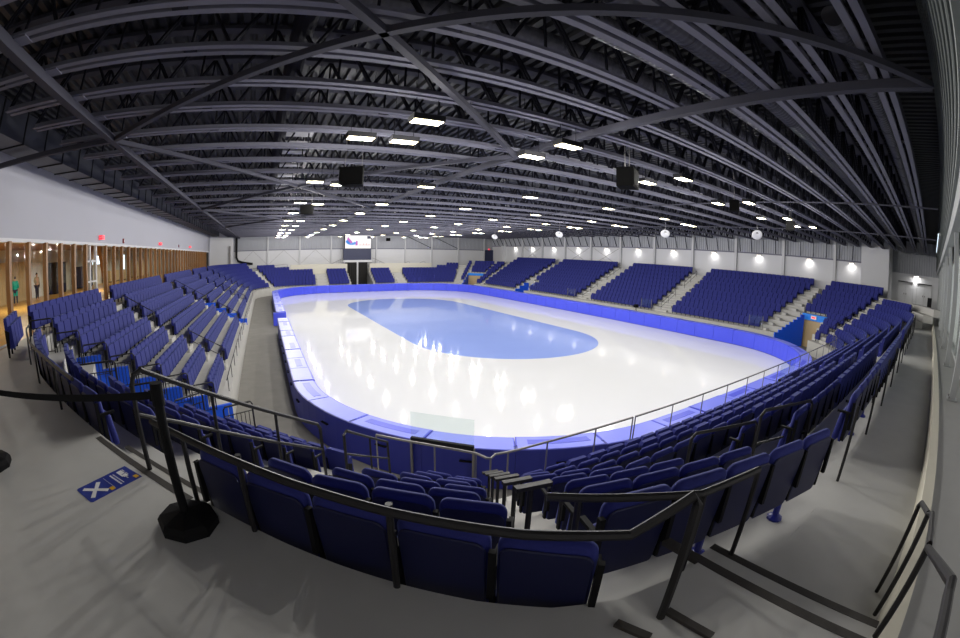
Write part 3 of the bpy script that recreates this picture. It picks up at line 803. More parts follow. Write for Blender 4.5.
# loudspeakers hung from the roof
for i, (x, y, z, s, lab) in enumerate(((-13.85, -23.35, 8.55, 1.0, 'black hanging loudspeaker left of the bright lamps'), (-6.5, -28.5, 8.55, 1.0, 'black hanging loudspeaker beside the two front lamps'), (.2, -28.85, 8.6, .75, 'black hanging loudspeaker between lamps at right'),
                                    (-14.3, -12.4, 8.55, .9, 'small black loudspeaker among the far left lamps'), (6.4, -29.3, 8.5, .8, 'dark loudspeaker among the right hand lamps'), (5.0, 36.5, 8.6, .9, 'dark loudspeaker right of the scoreboard'))):
    t = thing('loudspeaker', lab, 'loudspeaker', (x, y, z), rz=(-.5, .5, .5, -.5, .5, 0)[i])
    pts = [(-.42, -.28), (.42, -.28), (.30, .30), (-.30, .30)]
    m = MB().prism([(a * s, b * s) for a, b in pts], -.32 * s, .30 * s); m.build('cabinet', MT['speaker'], t)
    MB().bx((-.38 * s, -.30 * s, -.27 * s), (.38 * s, -.28 * s, .26 * s)).build('grille', MT['speaker'], t)
    for sx in (-.3, .3): MB().bar((sx * s, 0, .3 * s), (sx * s, 0, ZDECK - z + .02), .02, .02).build('hanger', MT['steel'], t)
for i, (x, y, lab) in enumerate(((13.9, -14.6, 'round white dish speaker above the right seats, middle one'), (13.2, -24.0, 'round white dish speaker above the right seats, nearest one'), (13.6, -.1, 'round white dish speaker above the right seats, farthest one'), (13.6, 14.0, 'tiny white dish speaker above the far right seats'))):
    t = thing('dish_speaker', lab, 'loudspeaker', (x, y, 8.6), rz=2.2)
    m = MB(); m.lathe([(.05, .14), (.30, .06), (.42, -.10), (.40, -.13), (.05, .04)], (0, 0, 0), 18); o = m.build('dish', MT['wallwhite'], t, smooth=True); o.rotation_euler = (.9, 0, 0)
    MB().lathe([(.12, .05), (.12, .28), (.02, .34)], (0, 0, 0), 12).build('driver', MT['darkgrey'], t)
    MB().bar((0, 0, .3), (0, 0, ZDECK - 8.58), .025, .025).build('hanger', MT['steel'], t)

# ------------------------------------------------------------------ seats: one detailed model, one lighter, one for the far rows
SEAT_W = 0.56
def rounded(w, z0, z1, r, n=4):
    out = []
    for cx, cz, a0 in ((w / 2 - r, z1 - r, 0), (-w / 2 + r, z1 - r, 90), (-w / 2 + r * .5, z0 + r * .5, 180), (w / 2 - r * .5, z0 + r * .5, 270)):
        rr = r if a0 < 180 else r * .5
        for k in range(n + 1):
            a = math.radians(a0 + 90 * k / n); out.append((cx + rr * math.cos(a), cz + rr * math.sin(a)))
    return out
def cushion(w, z0, z1, r, y0, y1, lean, n=4, soft=.022, smooth=True):
    """padded slab: rounded outline, softened front and back edges; lean = extra y at the bottom"""
    mb = MB(); out = rounded(w, z0, z1, r, n); N = len(out); vs = []; fs = []; zc = (z0 + z1) / 2
    lay = [(y0, 1 - 2 * soft / w * 1.4), (y0 + soft, 1.0), (y1 - soft, 1.0), (y1, 1 - 2 * soft / w * 1.4)]
    for (y, s) in lay:
        for (x, z) in out:
            zz = zc + (z - zc) * (1 - (1 - s) * w / (z1 - z0)); vs.append((x * s, y + lean * (z1 - zz) / (z1 - z0), zz))
    for l in range(3):
        for k in range(N): fs.append((l * N + k, l * N + (k + 1) % N, (l + 1) * N + (k + 1) % N, (l + 1) * N + k))
    fs.append(tuple(reversed(range(N)))); fs.append(tuple(3 * N + k for k in range(N)))
    return mb.add(vs, fs)
BACK = cushion(.52, .20, .865, .085, .0, .095, .07, 5, .030).mesh('backrest', MT['fabric'], True)
SHELL = cushion(.49, .205, .80, .065, -.010, .008, .068, 4, .006).mesh('back_shell', MT['shell'], False)
PAN = cushion(.50, .20, .60, .05, .10, .20, .06, 3, .026).mesh('seat_pan', MT['fabric'], True)
PED = MB().lathe([(.085, 0), (.085, .02), (.035, .05), (.033, .32)], (0, .13, 0), 10).mesh('pedestal', MT['bluemetal'])
STD = MB().bx((-.014, .05, .24), (.014, .10, .60)).mesh('side_standard', MT['black'])
ARM = MB().bx((-.020, .03, .60), (.020, .24, .63)).mesh('armrest', MT['black'])
HEAD = MB().bx((-.019, -.012, .40), (.019, .03, .755)).mesh('standard_cover', MT['black'])
def lite_back(put):
    w, t = .26, .05; pr = [(-w, .20), (-w, .80), (-w + t, .865), (w - t, .865), (w, .80), (w, .20)]
    ln = lambda z: .07 * (.865 - z) / .665
    vs = [(x, ln(z), z) for x, z in pr] + [(x, .095 + ln(z), z) for x, z in pr]; n = 6
    put(vs, [tuple(reversed(range(n))), tuple(range(n, 2 * n))] + [(i, (i + 1) % n, n + (i + 1) % n, n + i) for i in range(n)], 0)
HEX = [(0, 3, 2, 1), (4, 5, 6, 7), (0, 1, 5, 4), (1, 2, 6, 5), (2, 3, 7, 6), (3, 0, 4, 7)]
def lite_pan(put):
    put([(-.25, .14, .17), (.25, .14, .17), (.25, .27, .20), (-.25, .27, .20), (-.25, .08, .68), (.25, .08, .68), (.25, .22, .70), (-.25, .22, .70)], HEX, 0)
def lite_std(put, x=.28):
    put([(x - .016, .05, .0), (x + .016, .05, .0), (x + .016, .10, .0), (x - .016, .10, .0), (x - .014, .02, .62), (x + .014, .02, .62), (x + .014, .16, .56), (x - .014, .16, .56)], HEX, 1)
def lite(mb, X):
    """seat in few faces; X maps local coordinates to the world (for the joined far rows)"""
    def put(vs, fs, mi): mb.add([X(v) for v in vs], fs, mi)
    lite_back(put); lite_pan(put); lite_std(put)
_b, _p, _s = MB(), MB(), MB()
lite_back(_b.add); lite_pan(_p.add); lite_std(lambda v, f, m: _s.add(v, f, 0))
LBACK, LPAN, LSTD = _b.mesh('backrest', MT['fabric']), _p.mesh('seat_pan', MT['fabric']), _s.mesh('side_standard', MT['black'])

SEATS = []                                                           # (x, y, z, angle, block, row, n)
def block(name, ua, ub, rows, pred=None, rev=False, pad=.10):
    idx = urange(ua, ub)
    for r in rows:
        P = [(i, PT(i, DR(r))) for i in idx]
        if pred: P = [p for p in P if pred(*p[1])]
        if len(P) < 6: continue
        s = [0.0]
        for a, b in zip(P, P[1:]): s.append(s[-1] + math.dist(a[1], b[1]))
        L = s[-1] - 2 * pad; n = int(L / SEAT_W)
        if n < 1: continue
        st = pad + (L - n * SEAT_W) / 2; k = 0
        for j in range(n):
            t = st + (j + .5) * SEAT_W
            while k < len(s) - 2 and s[k + 1] < t: k += 1
            f = (t - s[k]) / max(1e-6, s[k + 1] - s[k])
            x = P[k][1][0] * (1 - f) + P[k + 1][1][0] * f; y = P[k][1][1] * (1 - f) + P[k + 1][1][1] * f
            p0, p1 = P[max(0, k - 2)][1], P[min(len(P) - 1, k + 3)][1]
            SEATS.append((x, y, FLR(r), math.atan2(p1[1] - p0[1], p1[0] - p0[0]), name, r, (n - 1 - j) if rev else j))
BL_A = 'the left stand beside the blue walls'
BL_B = 'the second left stand block'
block(BL_A, U(-24, -18.9), U(-22.4, -29.6), range(1, 9), halfplane((-24.0, -25.85), (-19.1, -23.5), 1), True)
block(BL_B, U(-24, -6.7), U(-24, -17.55), range(1, 9), None, True)
block('the third left stand block', U(-24, 6.7), U(-24, -5.4), range(5, 9), None, True)
block('the third left stand block', U(-24, 6.7), U(-24, -4.3), range(1, 5), None, True)
block('the fourth left stand block', U(-24, 18.5), U(-24, 7.8), range(1, 9), None, True)
block('the far left corner', U(-19.4, 34.1), U(-24, 19.7), range(1, 9), None, True)
BL_L = 'the left corner behind the belt post'
uLe = U(-18.85, -33.27)
block(BL_L, U(-23.4, -27.3), uLe, (6, 7))
block(BL_L, U(-23.6, -27.0), uLe, range(1, 6), cutL)
BL_F = 'the front corner block'
uF0, uF1 = U(-17.5, -34.66), U(-15.30, -36.70)
def t_post(r): return (-15.41 + .37 * (7 - r), -36.28 + .75 * (7 - r))
BL_N1 = 'the block right of the T-shaped posts'
uN0 = U(-15.0, -36.74)
def rowline(name, pts, r, pitch=SEAT_W, pad=.0):
    """seats along a polyline"""
    s = [0.0]
    for a, b in zip(pts, pts[1:]): s.append(s[-1] + math.dist(a, b))
    n = int((s[-1] - 2 * pad) / pitch + .02); st = (s[-1] - n * pitch) / 2
    for j in range(n):
        t = st + (j + .5) * pitch; k = max(i for i in range(len(s) - 1) if s[i] <= t)
        a, b = pts[k], pts[k + 1]; f = (t - s[k]) / (s[k + 1] - s[k])
        SEATS.append((a[0] + (b[0] - a[0]) * f, a[1] + (b[1] - a[1]) * f, FLR(r), math.atan2(b[1] - a[1], b[0] - a[0]), name, r, j))
uFm = U(-16.75, -35.45)
for r in range(1, 8):
    tx, ty = t_post(r)
    rowline(BL_F, [PT(i, DR(r)) for i in urange(uF0, uFm)[::4]] + [(tx - .20, ty - .05) if r < 7 else (-15.36, -36.73)], r, SEAT_W, .0)
def n_start(r): return (-15.13 + .37 * (7 - r), -36.36 + .75 * (7 - r))
for r in range(5, 8): rowline(BL_N1, [n_start(r), (-12.55 + .10 * (7 - r), -37.02 + .815 * (7 - r))], r, .53)
BL_N2 = 'the long near block'
block(BL_N2, U(-11.35, -36.9), U(-1.2, -36.8), (5, 6, 7))
for r in range(1, 5):
    y = -36.93 + .82 * (7 - r); x0, y0 = n_start(r)
    rowline(BL_N2, [(x0, y0), (x0 + .5, y0 - .13), (x0 + max(.6, (y0 - y) / .26), y), (-1.2, y)] if y0 - y > .16 else [(x0, y), (-1.2, y)], r)
block('the second near block', U(0.1, -36.8), U(10.6, -36.8), range(1, 8))
def UA(deg): return U(11.5 + 12.5 * math.cos(math.radians(deg)), -24.3 + 12.5 * math.sin(math.radians(deg)))
block('the near right curve', U(11.9, -36.8), UA(-42), range(1, 5), cutE0)
block('the near right curve', U(11.9, -36.8), UA(-42), range(5, 8))
block('the near right curve', UA(-66), UA(-42), (8,))
block('the right corner block', UA(-37), U(24, -22), range(1, 5), cutE0)
block('the right corner block', UA(-37), U(24, -22), range(5, 11), cutE1)
block('the first right stand block', U(24, -28.5), U(24, -11.75), range(1, 11), cutD)
block('the second right stand block', U(24, -9.75), U(24, 0.4), range(1, 11))
block('the third right stand block', U(24, 2.7), U(24, 13.0), range(1, 4))
block('the third right stand block', U(24, 2.7), U(24, 14.9), range(4, 11))
block('the fourth right stand block', U(24, 16.3), U(24, 27.2), range(1, 11))
def UB(deg): return U(11.5 + 12.5 * math.cos(math.radians(deg)), 24.4 + 12.5 * math.sin(math.radians(deg)))
block('the far right corner', UB(16), UB(26), range(1, 9)); block('the far right corner', UB(26.8), UB(45), range(5, 9)); block('the far right corner', UB(45.6), UB(51), range(1, 9))
fe = 'the far end'
block(fe, UB(57), U(7.0, 36.9), range(1, 6)); block(fe, UB(57), U(14.3, 36.6), (6,)); block(fe, UB(57), U(16.1, 36), (7,))
block(fe, U(5.1, 36.9), U(1.4, 36.9), range(1, 6)); block(fe, U(-2.5, 36.9), U(-6.6, 36.9), range(1, 6))
block(fe, U(-8.3, 36.9), U(-18.4, 34.8), range(1, 6)); block(fe, U(-12.6, 36.8), U(-18.4, 34.8), (6,)); block(fe, U(-15, 36.4), U(-18.4, 34.8), (7,))
for k in range(4):
    SEATS.append((-23.72 - .25 * k, -28.62 + .50 * k, ZPLAT, math.atan2(-.5, .25), 'short row behind the left guard rail', 8, k))
vis = []
for s in SEATS:
    px, py, d, t = project((s[0], s[1], s[2] + .6))
    vis.append((d + (1000 if not (-6 < px < 966 and -6 < py < 650 and t < 1.7) else 0), s))
vis.sort(key=lambda v: v[0])
near, rest = [v for v in vis[:300] if v[0] < 900], vis[300:]
ROWN = {r: ('front row', 'second row', 'third row', 'fourth row', 'fifth row', 'sixth row', 'seventh row', 'eighth row', 'ninth row', 'tenth row')[r - 1] for r in range(1, 11)}
for n_, (d, (x, y, z, a, bn, r, n)) in enumerate(near):
    left = bn in (BL_A, BL_B) or 'left stand' in bn or 'far left' in bn
    rowname = ROWN[r] + ' up'
    if r == 7 and not left: rowname = 'topmost row'
    lab = 'navy seat, %s, %s from %s, %s' % (rowname, nth(n), 'near end' if left else 'left', bn.replace('the ', '', 1))
    if bn.startswith('short row'): lab = 'navy seat, %s from the near end, in the short row beyond the left guard rail' % nth(n)
    if n_ < 96:
        t = thing('arena_seat', lab, 'seat', (x, y, z), a, 'navy folding arena seats')
        b = inst('backrest', BACK, t); inst('back_shell', SHELL, b)
        inst('seat_pan', PAN, t)
        if n % 2: inst('pedestal', PED, t, (.28, 0, 0))
        sd = inst('side_standard', STD, t, (.28, 0, 0)); inst('armrest', ARM, sd); inst('standard_cover', HEAD, sd)
        if n == 0:
            sd = inst('side_standard', STD, t, (-.28, 0, 0)); inst('armrest', ARM, sd); inst('standard_cover', HEAD, sd)
    else:
        t = thing('arena_seat', lab, 'seat', (x, y, z), a, 'navy folding arena seats')
        inst('backrest', LBACK, t); inst('seat_pan', LPAN, t); inst('side_standard', LSTD, t)
mb = MB()
for d, (x, y, z, a, bn, r, n) in rest:
    ca, sa = math.cos(a), math.sin(a)
    lite(mb, lambda v: (x + v[0] * ca - v[1] * sa, y + v[0] * sa + v[1] * ca, z + v[2]))
o = mb.build('arena_seats', [MT['fabric'], MT['black']]); o['kind'] = 'stuff'
tag(o, 'the many smaller navy folding seats of the more distant rows all round the rink', 'seats')

# ------------------------------------------------------------------ aisles: half steps and sloping handrails
stepm = MB().box((0, 0, .1075), (1.0, .36, .215)).mesh('aisle_step', MT['tier'])
nosem = MB().box((0, .17, .213), (1.0, .035, .012)).mesh('step_nosing', MT['nose'])
def aisle(u, width, rows, rail=None, label=None, nose=False):
    for r in rows:
        x, y = PT(u, DR(r) + .10); N = CN[u % NR]
        o = inst('aisle_step', stepm, stand, (x, y, FLR(r)), math.atan2(N[1], N[0]) - PI / 2); o.scale = (width, 1, 1)
        if nose: inst('step_nosing', nosem, o)
    if rail:
        for (ra, rb) in rail:
            a, b = PT(u, DR(ra) + .2), PT(u, DR(rb) + .2)
            A, B = Vector((a[0], a[1], FLR(ra) + .92)), Vector((b[0], b[1], FLR(rb) + .92))
            t = thing('aisle_handrail', label + (', lower half' if ra < 4 and len(rail) > 1 else ', upper half' if len(rail) > 1 else ''), 'handrail')
            A0, B0 = A - Vector((0, 0, .92)), B - Vector((0, 0, .92))
            MB().tube([A0, A - Vector((0, 0, .08)), A + (B - A).normalized() * .06, B - (B - A).normalized() * .06, B - Vector((0, 0, .08)), B0], .021, 6).build('top_rail', MT['rail'], t)
            MB().tube([A - Vector((0, 0, .42)), B - Vector((0, 0, .42))], .016, 6).build('middle_rail', MT['rail'], t)
            m = (A + B) / 2; MB().tube([m - Vector((0, 0, .95)), m], .018, 6).build('post', MT['rail'], t)
aisle(U(-24, -18.25), .95, range(1, 8), [(1, 3), (5, 7)], 'black sloping handrail in the first left aisle')
aisle(U(-24, -6.05), .95, range(1, 8), [(1, 3), (4, 7)], 'black sloping handrail in the second left aisle')
aisle(U(-24, 7.25), .95, range(1, 8), [(1, 4)], 'black sloping handrail in the third left aisle')
aisle(U(-24, 19.1), .9, range(1, 8))
aisle(U(-18.75, 34.55), .8, range(1, 7))
aisle(U(24, -10.75), 1.5, range(1, 10), [(1, 4), (6, 9)], 'dark sloping handrail in the first right aisle')
aisle(U(24, 1.55), 1.5, range(1, 10), [(1, 4), (6, 9)], 'dark sloping handrail in the second right aisle')
aisle(U(24, 15.6), 1.0, range(4, 10)); aisle(U(24, 27.8), .7, range(1, 8)); aisle(UB(54), 1.0, range(1, 7))
aisle(U(6.05, 36.9), 1.3, range(1, 5)); aisle(U(-7.45, 36.9), 1.3, range(1, 5))
aisle(UA(-39.5), 1.0, range(1, 8), [(2, 5)], 'dark sloping handrail in the near right corner aisle')
aisle(U(-.55, -36.8), .9, range(1, 7)); aisle(U(11.25, -36.8), .9, range(1, 7))
# aisle along the edge of the first right block, above the blue wall (steps follow the slanted edge)
for r in range(1, 10):
    f = (r - 1) / 9; x, y = 18.80 + 7.3 * f, -23.12 - 2.65 * f
    o = inst('aisle_step', stepm, stand, (x, y + (.28 if r < 5 else 0), FLR(r)), -PI / 2 - .35); o.scale = (.55 if r < 5 else .95, 1.0, 1)
uAL = U(-18.12, -33.98)
aisle(uAL, 1.55, range(1, 8), nose=True)
# nosing strips at the platform edge of that aisle
a, b = PT(uLe, -.10), PT(uF0, -.10)
MB().bar((a[0], a[1], ZPLAT - .012), (b[0], b[1], ZPLAT - .012), .075, .03).build('stair_nosing', MT['nose'], sl)
a, b = PT(uLe, .26), PT(uF0, .26)
MB().bar((a[0], a[1], ZPLAT - .222), (b[0], b[1], ZPLAT - .222), .06, .022).build('stair_nosing', MT['nose'], sl)
# T-shaped aisle posts between the front corner block and the next
for r in range(1, 7):
    x, y = t_post(r); z = FLR(r)
    t = thing('aisle_post_rail', 'short black T-shaped post rail in the narrow aisle, %s row up' % nth(r - 1), 'handrail', (x, y, z), -.15, 'T-shaped post rails in the narrow front aisle')
    MB().tube([(-.02, 0, 0), (-.02, 0, .98)], .024, 8).build('post', MT['rail'], t)
    MB().bx((-.15, -.03, .965), (.15, .03, 1.0)).build('top_rail', MT['rail'], t)

# ------------------------------------------------------------------ guard rails behind the last rows
def guard(label, pts, z, posts, foot, r=.026, drop=None, mid=None):
    t = thing('guard_rail', label, 'railing')
    MB().tube([(p[0], p[1], p[2] if len(p) > 2 else z) for p in pts], r, 8).build('top_rail', MT['rail'], t)
    if mid: MB().tube([(p[0], p[1], (p[2] if len(p) > 2 else z) - mid) for p in pts], r * .7, 6).build('middle_rail', MT['rail'], t)
    for p in posts:
        MB().tube([(p[0], p[1], foot if len(p) < 4 else p[3]), (p[0], p[1], p[2] if len(p) > 2 else z)], r * .8, 8).build('post', MT['rail'], t)
    return t
def edge(ua, ub, d, st=6): return [PT(i, d) for i in urange(ua, ub)[::st]] + [PT(ub, d)]
zr = ZPLAT + .59
gF = edge(uF0, uF1, -.17)
guard('low black guard rail across the foreground behind the front seats', [PT(uF0 - 3, -.13)] + edge(uF0, U(-15.7, -36.3), -.13) + [(-15.42, -36.80, zr), (-15.20, -36.96, ZPLAT + .80), (-15.195, -36.98, ZPLAT + .76), (-15.195, -36.985, ZPLAT)], zr,
      [(-17.50, -34.84, zr, ZPLAT - .3), (-17.05, -35.24, zr, ZPLAT - .3), (-16.28, -36.02, zr, ZPLAT - .3)], ZPLAT - .3)
gL = edge(U(-23.2, -27.9), U(-19.1, -33.0), -.17)
guard('dark guard rail behind the left corner seats, ending beyond the belt', gL, zr, [g + (zr, ZPLAT - .3) for g in gL[::3]], ZPLAT - .3)
guard('black rail behind the seats right of the aisle opening', [(-15.45, -36.20, 4.60), (-15.26, -36.34, 4.60), (-14.7, -36.73, 4.60), (-14.12, -36.84, 4.60)], 4.6,
      [(-15.3, -36.3, 4.6, 3.6), (-14.68, -36.74, 4.6, ZWALK), (-14.12, -36.84, 4.6, ZWALK)], ZWALK)
gN = edge(U(-11.75, -36.9), UA(-48), -.14, 20)
guard('long dark guard rail along the walkway at right', [(gN[0][0], gN[0][1] + .0, 4.57)] + gN, 4.57, [g + (4.57, ZWALK) for g in gN], ZWALK)
for nm, (pa, pb), zz in (('square topped black rail at the right aisle, upper one', ((-11.55, -35.75), (-10.4, -36.15)), FLR(6)), ('black rail over the near rows, left of the square topped one', ((-12.02, -34.98), (-10.75, -35.4)), FLR(5))):
    t = thing('aisle_rail', nm, 'railing')
    a, b = Vector((*pa, zz)), Vector((*pb, zz)); h = Vector((0, 0, .92))
    MB().tube([a, a + h * .93, a + h + (b - a).normalized() * .07, b + h - (b - a).normalized() * .07, b + h * .93, b], .024, 8).build('top_rail', MT['rail'], t)
    MB().tube([a + h * .5, b + h * .5], .018, 6).build('middle_rail', MT['rail'], t)
# double handrail of the left aisle, going down from the platform
a0 = Vector((-18.07, -34.18, ZPLAT)); dv = Vector((.64, .77, 0))
t = thing('aisle_handrail', 'big black double handrail sloping down the aisle behind the belt post', 'handrail')
def hp(s, h): return a0 + dv * s + Vector((0, 0, -.52 * max(0, s - .1) + h))
MB().tube([a0, a0 + Vector((0, 0, .78)), hp(.03, .86), hp(.12, .90), hp(.5, .90), hp(3.0, .90), hp(3.06, .84), hp(3.08, 0)], .026, 8).build('top_rail', MT['rail'], t)
MB().tube([hp(.0, .52), hp(.5, .50), hp(3.07, .50)], .02, 8).build('middle_rail', MT['rail'], t)
for s in (1.0, 2.05): MB().tube([hp(s, -.2), hp(s, .9)], .02, 8).build('post', MT['rail'], t)
t = thing('aisle_handrail', 'shorter black double handrail lower down the left aisle', 'handrail')
def hq(s, h): return a0 + dv * s + Vector((0, 0, -.50 * s + h))
MB().tube([hq(3.75, 0), hq(3.75, .8), hq(3.85, .88), hq(5.5, .80), hq(5.55, 0)], .026, 8).build('top_rail', MT['rail'], t)
MB().tube([hq(3.75, .45), hq(5.52, .42)], .02, 8).build('middle_rail', MT['rail'], t)
MB().tube([hq(4.7, 0), hq(4.7, .84)], .02, 8).build('post', MT['rail'], t)
# front rails on the edge of the first row
for lab, ua, ub in (('steel pipe rail in front of the nearest first row', U(-18.6, -33.4), U(-9.0, -36.85)), ('steel pipe rail along the near boards at right', U(-8.9, -36.85), UA(-60))):
    pts = edge(ua, ub, 5.52, 8); zf = FLR(1) + 1.13
    t = thing('front_rail', lab, 'railing')
    MB().tube([(x, y, zf) for x, y in pts], .024, 6).build('top_rail', MT['steel'], t)
    for x, y in pts[::2]: MB().tube([(x, y, FLR(1) - .3), (x, y, zf)], .018, 6).build('post', MT['steel'], t)
t = thing('front_rail', 'low dark fence in front of the first left row', 'railing')
pts = edge(U(-24, 18), U(-24, -22.5), 5.56, 10); zf = FLR(1) + .55
MB().tube([(x, y, zf) for x, y in pts], .02, 6).build('top_rail', MT['rail'], t)
for x, y in pts[::2]: MB().tube([(x, y, FLR(1) - .2), (x, y, zf)], .016, 6).build('post', MT['rail'], t)

# ------------------------------------------------------------------ blue vomitory walls, pickets and tunnels
def stepped(name, pts_rows, thick, m, label, z0=0.0, cap=.06):
    """wall under the ends of the rows: pts_rows = [(x, y, top)], walked from the low end"""
    w = structure(inst(name, None), label)
    for (p, q) in zip(pts_rows, pts_rows[1:]):
        a, b = Vector((p[0], p[1], 0)), Vector((q[0], q[1], 0)); d = b - a; L = d.length; c = (a + b) / 2
        h = p[2] - z0
        MB().box((c.x, c.y, z0 + h / 2), (L, thick, h), 0, Matrix.Rotation(math.atan2(d.y, d.x), 3, 'Z')).build('wall_panel', m, w)
    return w
def along(p, q, n, top0, dz): return [(p[0] + (q[0] - p[0]) * k / n, p[1] + (q[1] - p[1]) * k / n, top0 + dz * k) for k in range(n + 1)]
pA = along((-18.25, -23.56), (-22.97, -25.74), 6, FLR(1) + .08, .445)
stepped('wall_vomitory', pA, .14, MT['blue'], 'bright blue stepped wall under the ends of the left rows')
pD = along((18.15, -24.05), (20.95, -25.82), 8, 1.12, .225)
stepped('wall_vomitory', pD, .14, MT['blue'], 'bright blue slanted wall beside the far right tunnel')
structure(MB().bar((21.5, -25.5, 1.2), (20.55, -28.4, 1.2), .12, 2.4).build('wall_tunnel', MT['tan']), 'tan end wall inside the far right tunnel')
o = MB().bar((21.35, -25.55, 2.56), (20.45, -28.3, 2.56), .16, .52).build('trim_header', MT['cyan']); structure(o, 'bright blue band over the far right tunnel')
t = thing('exit_sign', 'small lit exit sign on the blue band over the tunnel', 'exit sign', (20.83, -26.85, 2.58), -.31)
MB().bx((-.06, -.32, -.15), (0, .32, .15)).build('housing', MT['white'], t); MB().bx((-.07, -.22, -.06), (-.06, .22, .06)).build('red_face', MT['red'], t)
stepped('wall_vomitory', along((18.4, 15.85), (20.7, 15.85), 3, FLR(1) + .1, .43), .14, MT['blue'], 'small blue stepped wall in the far right stand')
stepped('wall_vomitory', along((18.4, 13.65), (20.7, 13.65), 3, FLR(1) + .1, .43), .14, MT['blue'], 'second small blue stepped wall in the far right stand')
c0, c1 = PT(uV4b, 5.7), PT(uV4b, 2.3)
stepped('wall_vomitory', along(c0, c1, 4, FLR(1) + .1, .43), .14, MT['blue'], 'blue stepped wall at the far right corner tunnel')
c0, c1 = PT(uV4a, 2.4), PT(uV4b, 2.4)
structure(MB().bar((c0[0], c0[1], 1.15), (c1[0], c1[1], 1.15), .2, 2.3).build('wall_tunnel', MT['tan']), 'wooden back of the far right corner tunnel')
structure(MB().bar((c0[0], c0[1], 2.55), (c1[0], c1[1], 2.55), .26, .4).build('trim_header', MT['cyan']))
# low blue steps by the second left aisle
stepped('wall_vomitory', along((-18.3, -4.7), (-21.6, -4.7), 4, FLR(1) + .30, .43), .10, MT['blue'], 'low blue stepped parapet beside the second left aisle', z0=.9)
# picket railings on row ends beside the blue wall, and on the opposite side of the tunnel
def picket(label, p, q, z0, z1, n):
    t = thing('picket_rail', label, 'railing')
    p, q = Vector((*p, 0)), Vector((*q, 0))
    MB().tube([(p.x, p.y, z0), (p.x, p.y, z1 - .06), tuple(p + (q - p) * .06 + Vector((0, 0, z1))), tuple(p + (q - p) * .94 + Vector((0, 0, z1))), (q.x, q.y, z1 - .06), (q.x, q.y, z0)], .022, 6).build('top_rail', MT['rail'], t)
    for k in range(1, n):
        c = p + (q - p) * k / n
        MB().bar((c.x, c.y, z0 + .06), (c.x, c.y, z1 - .22), .016, .016).build('picket', MT['rail'], t)
    MB().bar((p.x, p.y, z1 - .22), (q.x, q.y, z1 - .22), .018, .018).build('upper_rail', MT['rail'], t)
    MB().bar((p.x, p.y, z0 + .06), (q.x, q.y, z0 + .06), .018, .018).build('lower_rail', MT['rail'], t)
for r in range(1, 8):
    f0, f1 = (r - 1) / 6.0, (r - .08) / 6.0
    P0 = (-18.75, -23.95); P1 = (-23.5, -26.2)
    a = (P0[0] + (P1[0] - P0[0]) * f0, P0[1] + (P1[1] - P0[1]) * f0); b = (P0[0] + (P1[0] - P0[0]) * f1, P0[1] + (P1[1] - P0[1]) * f1)
    picket('thin black picket rail at the end of left %s' % ROWN[r], a, b, FLR(r), FLR(r) + .95, 7)
for i, (a, b, z) in enumerate((((-21.45, -28.72), (-20.5, -28.42), FLR(5)), ((-20.05, -28.95), (-19.4, -28.7), FLR(4)), ((-19.05, -28.75), (-18.45, -28.2), FLR(3)), ((-18.0, -28.1), (-17.3, -27.75), FLR(2)))):
    picket('black railing on the near edge of the blue stairwell, %s from the left' % nth(i), a, b, z, z + 1.05, 7)

# ------------------------------------------------------------------ scoreboard and doorway at the far end
t = thing('scoreboard', 'big scoreboard with a glowing white screen above the far curtained doorway', 'scoreboard', (-.42, 37.2, 5.0))
MB().bx((-2.55, -.25, 0), (2.50, .35, 1.95)).build('lower_panel', MT['navypanel'], t)
for k in range(3): MB().bx((-2.5, -.262, .08 + .62 * k), (2.45, -.25, .66 + .62 * k)).build('panel', MT['navypanel'], t)
cab = MB().bx((-2.35, -.25, 1.95), (2.50, .35, 4.42)).build('screen_cabinet', MT['black'], t)
sc = MB().bx((-2.28, -.27, 2.02), (2.42, -.25, 4.35)).build('screen', MT['scr'], t)
def flat(name, m, polys, z=-.276):
    mb = MB()
    for P in polys:
        n = len(P); mb.add([(x, z, y) for x, y in P] + [(x, z + .004, y) for x, y in P], [tuple(range(n)), tuple(range(2 * n - 1, n - 1, -1))] + [(i, n + i, n + (i + 1) % n, (i + 1) % n) for i in range(n)])
    return mb.build(name, m, sc)
def swoosh(c, r0, r1, a0, a1, n=10):
    return [(c[0] + r1 * math.cos(math.radians(a0 + (a1 - a0) * k / n)), c[1] + r1 * .62 * math.sin(math.radians(a0 + (a1 - a0) * k / n))) for k in range(n + 1)] + \
           [(c[0] + r0 * math.cos(math.radians(a1 + (a0 - a1) * k / n)), c[1] + .06 + r0 * .5 * math.sin(math.radians(a1 + (a0 - a1) * k / n))) for k in range(n + 1)]
flat('logo_swoosh', MT['scrb'], [swoosh((-1.05, 3.3), .62, 1.12, 180, 330), [(-2.2, 3.3), (-1.75, 3.62), (-1.3, 3.0), (-1.7, 2.75)]])
flat('logo_arrow', MT['scrp'], [[(-1.75, 4.0), (-1.3, 3.5), (-.95, 3.15), (-1.2, 2.85), (-1.6, 3.2), (-1.95, 3.6)], [(-.42, 2.55), (-.02, 2.55), (-.02, 3.3), (-.3, 3.35)]], -.279)
flat('logo_letters', MT['scro'], [[(x, 2.55), (x + .12, 2.55), (x + .12, 2.55 + h), (x, 2.55 + h)] for x, h in ((.25, .12), (.5, .18), (.75, .12), (1.0, .32), (1.25, .16), (1.5, .34), (1.75, .14), (2.0, .26))])
flat('picture_inset', MT['navypanel'], [[(1.72, 3.72), (2.4, 3.72), (2.4, 4.2), (1.72, 4.2)]])
wbox('wall_doorway', (-3.1, 36.6, 4.62), (2.3, 37.6, 5.0), MT['wallwhite'], 'white ledge under the scoreboard')
wbox('wall_doorwayback', (-2.5, 37.4, 0), (1.4, 37.6, 4.62), MT['curtain'], 'dark back of the far doorway')
